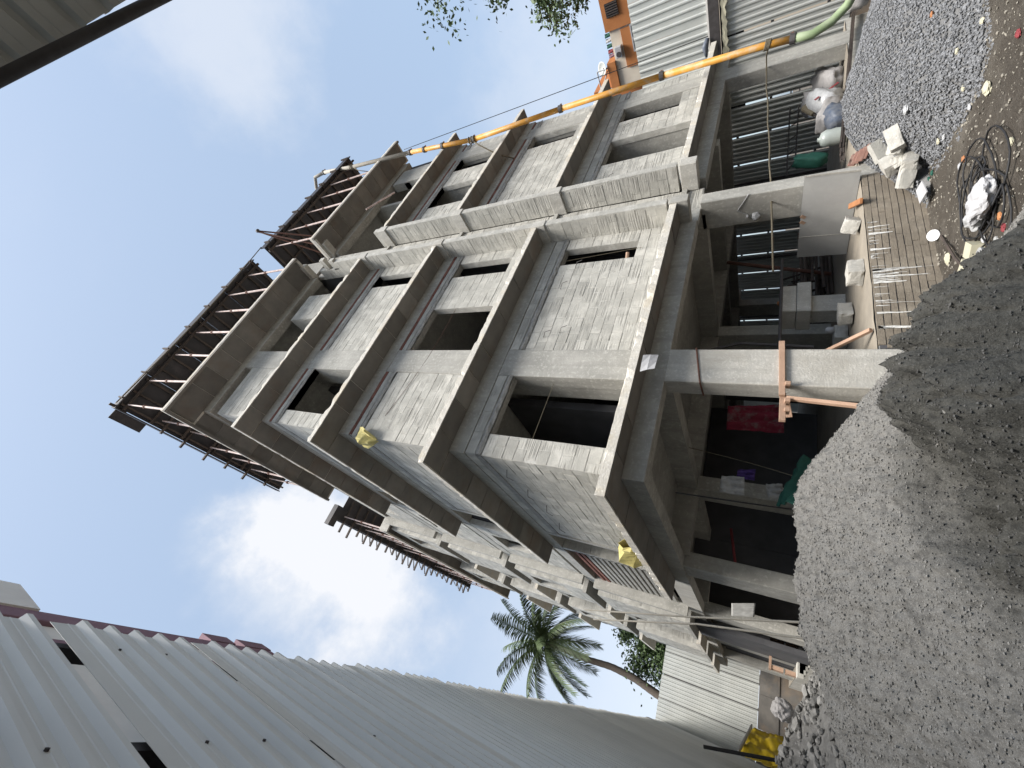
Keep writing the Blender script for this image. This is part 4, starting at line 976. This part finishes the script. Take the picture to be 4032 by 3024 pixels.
t = thing('broom', 'bundled straw broom leaning on the sacks', 'broom', (10.3, 1.3, .4))
p = MB(); p.tube([(10.9, 1.3, .95), (10.5, 1.3, .78)], [.09, .05], 10); obj('bristles', p, 'rope', t); p = MB(); p.tube([(10.5, 1.3, .78), (9.7, 1.25, .45)], .02, 6); obj('handle', p, 'timber', t)
t = thing('clouded_bottle', 'large clouded plastic water bottle standing in front of the sacks', 'bottle', (8.8, 1.0, .25))
p = MB(); prof = [(.0, .0), (.15, .0), (.165, .04), (.155, .12), (.168, .2), (.155, .28), (.165, .36), (.12, .44), (.04, .47), (.04, .5), (0, .5)]
p.grid([[(8.8+r*math.cos(a), 1.0+r*math.sin(a), .25+z) for a in [2*math.pi*i/16 for i in range(17)]] for r, z in prof], 17, len(prof)); obj('bottle_body', p, 'jerry', t, smooth=True)
for k in range(9):
    a = Vector((13.3, .36+.02*(k % 3), .03+.022*(k//3))); b = Vector((6.9, .34+.022*(k % 3), .44+.022*(k//3)))
    p = MB(); p.bar(a+Vector((rnd.uniform(-.5, .1), 0, 0)), b+Vector((rnd.uniform(-.1, .5), 0, 0)), .02, .02); tag(obj('steel_bar', p, 'timber', bevel=0), 'rusty flat steel bars bundled along the top of the gravel heap', 'steel bar', 'rusty steel bars along the gravel heap')
t = thing('steel_ladder', 'dark steel ladder laid across behind the sacks on the right', 'ladder', (12, 2.5, .4))
la, lb = at(3115, 351, 'y', 2.5), at(3097, 696, 'y', 2.5); lc, ld = at(3150, 342, 'y', 2.5), at(3131, 639, 'y', 2.5)
for a, b in ((la, lb), (lc, ld)):
    p = MB(); p.tube([a, b], .022, 6); obj('rail', p, 'steel', t)
for k in range(7):
    p = MB(); p.tube([la.lerp(lb, k/6.5+.02), lc.lerp(ld, k/6.2+.02)], .016, 6); obj('rung', p, 'steel', t)
sack('lumpy grey cement bag under the hose by the right column', (12.6, -.05, .05), (.3, .22, .2), (0, 0, .4), 'sack', 8)
p = MB(); p.tube([at(3150, 900, 'x', 13.2) if False else Vector((8.2, 3.5, 2.5)), Vector((7.45, 3.5, .3))], .045, 10); tag(obj('red_brown_prop', p, 'rust', smooth=True), 'rust red round prop leaning inside the ground floor', 'prop')
G3 = 'timber poles stacked inside the ground floor'
for k in range(26):
    y = 3.3+rnd.uniform(0, 1.8); x0 = 6.9+rnd.uniform(-.1, .3); p = MB(); z = .28+.055*(k % 12)
    p.tube([(x0, y, z), (x0+2.3, y+.2, z+rnd.uniform(-.03, .1))], .032, 6); tag(obj('timber_pole', p, 'timber'), 'dark timber pole in the pile stacked beyond the block table', 'pole', G3)
for k in range(9):
    x0 = 7.+.25*k; p = MB(); p.tube([(x0, 4.6, .25), (x0+rnd.uniform(-.15, .25), 5.0, 1.0+rnd.uniform(-.2, .25))], .03, 6); tag(obj('timber_pole', p, 'timber'), 'dark upright timber pole standing behind the stacked poles', 'pole', 'upright timber poles inside the ground floor')
p = MB(); p.tube([(3.9, 2.0, 1.25), (6.35, 2.0, 1.27)], .028, 8); tag(obj('cross_pipe', p, 'steel'), 'dark steel pipe fixed across behind the near column', 'pipe')
p = MB(); p.tube([(4.1, 2.1, .75), (4.2, 2.1, 1.9), (4.0, 2.15, 2.6)], .03, 8); tag(obj('thin_post', p, 'steel'), 'thin dark post rising beside the cross pipe', 'post')
# hanging clothes and sheets in the dark part
def drape(name, label, p00, p10, p01, p11, m, amp=.05, cat='cloth', nu=26, nv=14, seed=0):
    p00, p10, p01, p11 = map(Vector, (p00, p10, p01, p11)); n = (p10-p00).cross(p01-p00).normalized(); g_ = []
    for j in range(nv):
        row = []
        for i in range(nu):
            u, v = i/(nu-1), j/(nv-1); q = p00.lerp(p10, u).lerp(p01.lerp(p11, u), v); row.append(q+n*amp*(math.sin(u*17+seed)*(.3+.7*v)+fbm((u*3, v*3, seed), 1, 3)))
        g_.append(row)
    m_ = MB(); m_.grid(g_, nu, nv); return tag(obj(name, m_, m, smooth=True, solid=.008), label, cat)
cl = mat('checked_cloth', (.2, .02, .04), (.13, .013, .025), 6, .9, .2, 60, stain=(.16, .13, .12), sscale=5, samt=.8); M['check'] = cl
drape('hanging_cloth', 'red and grey checked cloth hanging inside behind the clamped column', at(2866, 1600, 'y', 3.5), at(2860, 1690, 'y', 3.5), at(3085, 1600, 'y', 3.5), at(3087, 1700, 'y', 3.5), 'check', .05, seed=1)
sh = drape('white_shirt', 'white cloth hung from a line in the dark ground floor bay', at(2841, 1874, 'y', 3.), at(2831, 1935, 'y', 3.), at(2931, 1881, 'y', 3.), at(2931, 1951, 'y', 3.), 'plastic', .035, seed=2)
drape('purple_cloth', 'purple cloth hanging beside the white cloth in the dark bay', at(2905, 1850, 'y', 3.4), at(2900, 1880, 'y', 3.4), at(2975, 1850, 'y', 3.4), at(2970, 1895, 'y', 3.4), 'purple', .04, seed=3)
drape('green_net', 'green shade net stretched low behind the sand pile', at(3055, 1990, 'y', 1.6), at(3150, 1985, 'y', 1.2), at(3150, 1790, 'y', 2.), at(3260, 1830, 'y', 1.6), 'green', .05, cat='net', seed=4)
drape('striped_cloth', 'dark cloth with white stripes hanging low in the dark bay', at(3015, 1905, 'y', 3.2), at(3025, 1960, 'y', 3.2), at(3080, 1905, 'y', 3.2), at(3085, 1965, 'y', 3.2), 'board', .03, seed=6)
p = MB(); a, b = at(2440, 1880, 'y', .8), at(2998, 1760, 'y', 3.4)
a = at(2640, 1745, 'y', 3.); b = at(3205, 1900, 'y', 1.6); p.tube([a.lerp(b, k/14)-Vector((0, 0, .18*math.sin(math.pi*k/14))) for k in range(15)], .006, 5); tag(obj('washing_line', p, 'rope'), 'thin cord sagging across the dark ground floor bay', 'cord')
p = MB(); a = at(2660, 1940, 'y', 1.2); b = at(3150, 2010, 'y', 1.6); p.tube([a.lerp(b, k/14)-Vector((0, 0, .12*math.sin(math.pi*k/14))) for k in range(15)], .011, 5); tag(obj('black_cable', p, 'black'), 'black cable hanging under the first floor slab near the corner', 'cable')
p = MB(); p.tube([at(2940, 2080, 'y', 6.), at(3105, 2060, 'y', 6.)], .01, 5); 
p = MB(); a, b = at(2878, 2080, 'y', 6.), at(2905, 2300, 'y', 6.4); p.tube([a, b], .03, 8); tag(obj('red_pole', p, 'red', smooth=True), 'thin red pole hung level between the left columns', 'pole')
for k, (X0, X1, Y0, Y1) in enumerate(((2960, 3055, 2130, 2150), (2900, 2965, 2143, 2165), (2970, 3015, 2170, 2250), (3010, 3040, 2260, 2300), (3055, 3075, 2145, 2155), (2990, 3010, 2275, 2305))):  # slivers of daylight behind the clutter, made as pale sheets
    drape('daylight_sliver_sheet', ['wide', 'narrow', 'tall', 'small square', 'tiny', 'short'][k]+' pale sheet standing for a sliver of daylight in the cluttered gap between the left columns', at(X0, Y0, 'y', 9.), at(X0+4, Y1, 'y', 9.), at(X1, Y0+5, 'y', 9.), at(X1, Y1+3, 'y', 9.), 'paper', .03, cat='sheet', seed=k)
drape('grey_sheet', 'light ribbed sheet leaning in the left opening behind the planted rods', at(2880, 2375, 'y', 7.), at(2880, 2425, 'y', 7.), at(2975, 2375, 'y', 7.), at(2970, 2430, 'y', 7.), 'board', .01, cat='sheet', seed=9)
# two rusty rods planted in the sand
for k, (a, b, lab) in enumerate((((2303, 2401), (3150, 2450), 'pale rusty steel rod planted in the sand pile, the straighter of two'), ((2336, 2439), (3155, 2512), 'rusty steel rod planted in the sand pile, leaning further left'))):
    p = MB(); q = [at(*a, 'y', -.8), at((a[0]+b[0])/2, (a[1]+b[1])/2-(22 if k else 0)+4, 'y', -.8), at(*b, 'y', -.8)]; p.tube(q+[q[-1]-Vector((0, 0, .7))], [.006, .008, .009, .009], 8)
    tag(obj('planted_rod', p, 'pipegrey', smooth=True), lab, 'rod', 'rods planted in the sand')
# yellow sacks caught on the ledges, scrap of paper, rebar ends, wires on the facade
def crumple(label, c, size, seed, m='yellowsack', name='empty_sack'):
    bm = bmesh.new(); bmesh.ops.create_icosphere(bm, subdivisions=4, radius=1)
    for v in bm.verts:
        n = v.co.copy(); k = 1+.28*fbm(tuple(n*1.3+Vector((seed*5, 0, 0))), 1.1, 2)+.10*(1-2*abs(nz(n*2.2+Vector((seed, 0, 0))))); v.co = Vector((n.x*size[0], n.y*size[1], n.z*size[2]))*k
    me = bpy.data.meshes.new(name); bm.to_mesh(me); bm.free(); me.materials.append(M[m]); o = bpy.data.objects.new(name, me); COL.objects.link(o); o.location = c; return tag(o, label, 'sack')
crumple('crumpled translucent plastic bag on top of the rubble heap', BAGP, (.16, .14, .16), 8, 'sack', 'plastic_bag')['category'] = 'bag'
def limp_sack(label, rows, seed):
    g_ = []; nu = 16
    for j, (a_, b_, push) in enumerate(rows):
        a_, b_ = Vector(a_), Vector(b_); row = []
        for i in range(nu):
            u = i/(nu-1); q_ = a_.lerp(b_, u); n_ = Vector(push)*(.55+.45*math.sin(u*9+j*.9+seed))+Vector((0, 0, .05*nz((u*3, j*.6, seed)))); row.append(q_+n_*math.sin(math.pi*min(1, max(0, u)))**.5)
        g_.append(row)
    m_ = MB(); m_.grid(g_, nu, len(rows)); return tag(obj('empty_sack', m_, 'yellowsack', solid=.012), label, 'sack')
limp_sack('crumpled yellow sack caught on the left end of the first floor ledge', [((.3, 3.05, 3.16), (.3, 3.95, 3.16), (-.12, 0, .05)), ((.24, 3.0, 3.34), (.22, 4.0, 3.3), (-.2, 0, .1)), ((.2, 3.05, 3.5), (.2, 3.9, 3.52), (-.16, 0, .12)), ((.28, 3.1, 3.62), (.3, 3.8, 3.6), (-.04, 0, .06)), ((.4, 3.1, 3.5), (.4, 3.9, 3.45), (-.02, 0, 0))], 1)
limp_sack('crumpled yellow sack stuck at the building corner under the third floor ledge', [((.36, .62, 8.34), (.62, .36, 8.34), (-.05, -.05, 0)), ((.3, .6, 8.2), (.6, .3, 8.18), (-.12, -.12, 0)), ((.28, .56, 8.02), (.55, .28, 8.06), (-.15, -.13, .02)), ((.34, .5, 7.86), (.5, .36, 7.92), (-.1, -.1, 0)), ((.42, .46, 7.74), (.46, .42, 7.8), (-.03, -.03, 0))], 2)
q = at(2520, 1465, 'y', -.02); p = MB(); p.grid([[q+Vector((.14*i+.02*j, -.01-.03*math.sin(i*.9+j), -.10*j)) for i in range(3)] for j in range(3)], 3, 3); tag(obj('paper_scrap', p, 'paper', solid=.004), 'white paper scrap stuck on the front edge of the lowest ledge', 'paper')
for k, (a, b, lab) in enumerate((((.98, .46, 7.95), (3.9, .44, 7.6), 'long brown wire stretched across the second floor wall beside the column'), ((5.15, .45, 5.2), (5.25, .42, 3.6), 'pale cord hanging in the first floor slit window'), (at(2180, 1511, 'y', .5), at(2097, 1728, 'y', .5), 'thin cord hanging in the big corner opening'))):
    p = MB(); a, b = Vector(a), Vector(b); p.tube([a.lerp(b, j/10)-Vector((0, 0, .12*math.sin(math.pi*j/10) if not k else 0)) for j in range(11)], .004, 5); tag(obj('facade_wire', p, 'rust' if not k else 'rope'), lab, 'wire')
for k, (x, z) in enumerate(((3.0, 5.05), (3.1, 4.75), (4.3, 5.1), (4.9, 4.95), (8.0, 5.0), (10.4, 5.1))):
    p = MB(); p.tube([(x, .5, z), (x+.02, .33, z-.1), (x+.03, .3, z-.22)], .006, 5); obj('tie_rod', p, 'steel', B)
for k, (y, z) in enumerate(((.9, 5.05), (1.7, 5.0), (2.4, 4.9), (3.4, 5.0))):
    p = MB(); p.tube([(.5, y, z), (.34, y, z-.06), (.3, y, z-.2)], .006, 5); obj('tie_rod', p, 'steel', B)
p = MB(); p.tube([(5.1, .9, 4.0), (5.5, .7, 4.0)], .04, 8); tag(obj('timber_stub', p, 'newwood'), 'short reddish timber stub wedged in the first floor slit window', 'timber')
# yellow tarpaulin by the far wall
drape('yellow_tarpaulin', 'bright yellow tarpaulin spread against the far wall by the left fence', at(2950, 2868, 'y', 16.), at(2908, 2975, 'y', 13.), at(3085, 2905, 'y', 16.), at(3110, 3060, 'y', 12.), 'tarp', .12, cat='tarpaulin', nu=30, nv=20, seed=3)
p = MB(); a, b = at(2770, 2940, 'y', 11.), at(3090, 3000, 'y', 11.5); p.tube([a, b], .05, 6); tag(obj('black_hose', p, 'black'), 'black hose slanting over the yellow tarpaulin', 'hose')
p = MB(); a, b = at(2960, 2860, 'y', 15.), at(2905, 2965, 'y', 13.); p.bar(a, b, .14, .04); tag(obj('white_plank', p, 'paper'), 'white plank laid over the top of the yellow tarpaulin', 'plank')
for k in range(4):
    p = MB(); c = at(3150+8*k, 2640-14*k, 'y', 11.5); p.obox(c+Vector((0, 0, 0)), Vector((.42, 0, 0)), Vector((0, .5, 0)), Vector((0, 0, .16))); tag(obj('grey_block', p, 'block', bevel=.01), ORD[k]+' grey block from the left in the row beyond the sand pile', 'block')
t = thing('wooden_crate', 'orange brown wooden crate frame beyond the sand pile under the rear wing', 'crate', (.2, 12, .3))
c = at(3085, 2590, 'y', 12.)
for dx, dz in ((-.35, .3), (.0, .3), (.35, .3), (-.35, -.05), (.35, -.05)):
    p = MB(); p.box(c.x+dx-.05, c.x+dx+.05, c.y-.2, c.y+.2, c.z+dz-.3, c.z+dz); obj('slat', p, 'newwood', t)
p = MB(); p.box(c.x-.42, c.x+.42, c.y-.22, c.y+.22, c.z+.3, c.z+.36); obj('top_board', p, 'newwood', t)

# ------------------------------------------------------------------ litter on the bare earth
def gz(p, h=0.): return Vector((p.x, p.y, ground_z(p.x, p.y)+h))
cable = MB(); pts = []
for k in range(230):
    a = k*.21; rr = .38+.17*math.sin(k*.083)+.10*math.sin(k*.31+1); c = Vector((3.6+.22*math.sin(k*.045), -.98+.2*math.cos(k*.037), 0)); x, y = c.x+rr*math.cos(a)*1.15, c.y+rr*.75*math.sin(a); pts.append((x, y, ground_z(x, y)+.02+.035*abs(math.sin(k*.17))))
cable.tube(pts, .0085, 6)
p0 = Vector(pts[-1]); cable.tube([p0]+[gz(at(X, Y, 'z', -.48), .015) for X, Y in ((3830, 985), (3790, 1010), (3800, 1060), (3870, 1080), (3930, 1040), (3990, 1020), (4010, 1080), (3960, 1130))], .0085, 6)
tag(obj('coiled_cable', cable, 'black', smooth=True), 'tangled coil of black cable lying on the bare earth', 'cable')
q = at(3862, 790, 'z', -.38); crumple('crumpled white plastic bag inside the cable coil', q, (.16, .2, .09), 3, 'paper', 'white_bag')
q = at(3850, 855, 'z', -.42); crumple('smaller white plastic bag beside the one in the cable coil', q, (.1, .14, .08), 4, 'plastic', 'white_bag')
P4 = [at(3629, 712, 'z', -.36), at(3606, 751, 'z', -.34), at(3621, 802, 'z', -.36), at(3649, 755, 'z', -.38)]
m_ = MB(); m_.add(P4+[v-Vector((0, 0, .012)) for v in P4], [(0, 1, 2, 3), (7, 6, 5, 4), (0, 4, 5, 1), (1, 5, 6, 2), (2, 6, 7, 3), (3, 7, 4, 0)]); tag(obj('folded_paper', m_, 'paper'), 'clean white folded paper lying against the plinth bricks', 'paper')
p = MB(); a, b = gz(at(3704, 927, 'z', -.45), .03), gz(at(3862, 1117, 'z', -.45), .05); p.tube([a, a.lerp(b, .5)+Vector((0, .02, .02)), b], .014, 6); tag(obj('dry_stick', p, 'timber'), 'thin brown stick lying between the plinth and the cable', 'stick')
q = gz(at(3692, 925, 'z', -.46), .05); p = MB(); p.tube([q, q+Vector((-.01, -.008, .012))], .075, 18); tag(obj('discarded_lid', p, 'plastic'), 'round translucent plastic lid at the end of the brown stick', 'lid')
block_at('foam_block', 'cream foam block half buried at the edge of the damp sand', (2.42, -.72, -.33), (.42, .5, .32), (.05, .1, .35), 'foam', chip=False, seed=2, cat='foam block')
P4 = [at(X, Y, 'z', -.40) for X, Y in ((3878, 1052), (3956, 1036), (3962, 1088), (3884, 1098))]
m_ = MB(); m_.add(P4+[v-Vector((0, 0, .07)) for v in P4], [(0, 1, 2, 3), (7, 6, 5, 4), (0, 4, 5, 1), (1, 5, 6, 2), (2, 6, 7, 3), (3, 7, 4, 0)]); tag(obj('white_slab', m_, 'paper', bevel=.01), 'square white slab lying between the cable and the damp sand', 'slab')
q = gz(at(3735, 1185, 'z', -.45), .06); p = MB(); p.tube([q+Vector((.13, -.02, 0)), q+Vector((-.1, .02, 0))], .06, 14); tag(obj('dented_can', p, 'foam', smooth=False), 'cream tin lying on its side by the foam block', 'tin')
q = at(3845, 985, 'z', -.46); block_at('cream_carton', 'small cream carton beside a plastic cup near the cable', gz(q, .05), (.2, .16, .12), (0, 0, .5), 'foam', chip=False, seed=5, cat='carton')
q = gz(at(3885, 1005, 'z', -.46), .04); p = MB(); p.tube([q, q+Vector((0, 0, .05))], [.075, .085], 14); tag(obj('plastic_cup', p, 'plastic', smooth=False), 'clear plastic cup lying beside the cream carton', 'cup')
items = [(3800, 625, 'orange', 'yellow and red torn wrapper'), (3785, 655, 'paper', 'white torn wrapper under the yellow one'), (3675, 680, 'green', 'green plastic scrap nearest the tumbled blocks'), (3662, 705, 'green', 'pale green plastic strip near the folded paper'), (3945, 850, 'orange', 'orange brown wrapper right of the cable coil'), (3960, 895, 'red', 'pink torn wrapper below the cable coil'), (3990, 925, 'paper', 'small white scrap below the pink wrapper'), (3740, 1020, 'foam', 'large pale stone between stick and plinth'), (3880, 940, 'plastic', 'clear plastic strip in the cable'), (3930, 945, 'board', 'grey crumpled foil near the cable'), (3700, 555, 'foam', 'cream crumbled lump on the gravel edge'), (3722, 540, 'plastic', 'pale plastic scrap beside the cream lump'), (3895, 345, 'foam', 'large yellowish paper lying on damp earth right of the gravel'), (3573, 430, 'plastic', 'clear plastic bottle lying on the gravel heap'), (3800, 345, 'foam', 'yellowish scrap on the gravel toe'), (3875, 80, 'foam', 'long pale scrap on the gravel toe furthest right'), (3990, 555, 'foam', 'pale chip alone on the damp earth'), (3825, 420, 'paper', 'small white wrapper on the gravel toe'), (4018, 130, 'red', 'dark red scrap on the damp earth at the far right'), (3775, 200, 'foam', 'pale sliver on the middle of the gravel heap'), (3675, 55, 'orange', 'orange leaf scrap high on the gravel heap')]
for k, (X, Y, m_, lab) in enumerate(items):
    q = drop(X, Y); zz = q.z
    s_ = .06 if 'large' in lab or 'bottle' in lab else .032
    crumple(lab, Vector((q.x, q.y, zz+.015)), (s_*1.3, s_, s_*.45), k+20, m_, 'litter_scrap')['category'] = 'litter'
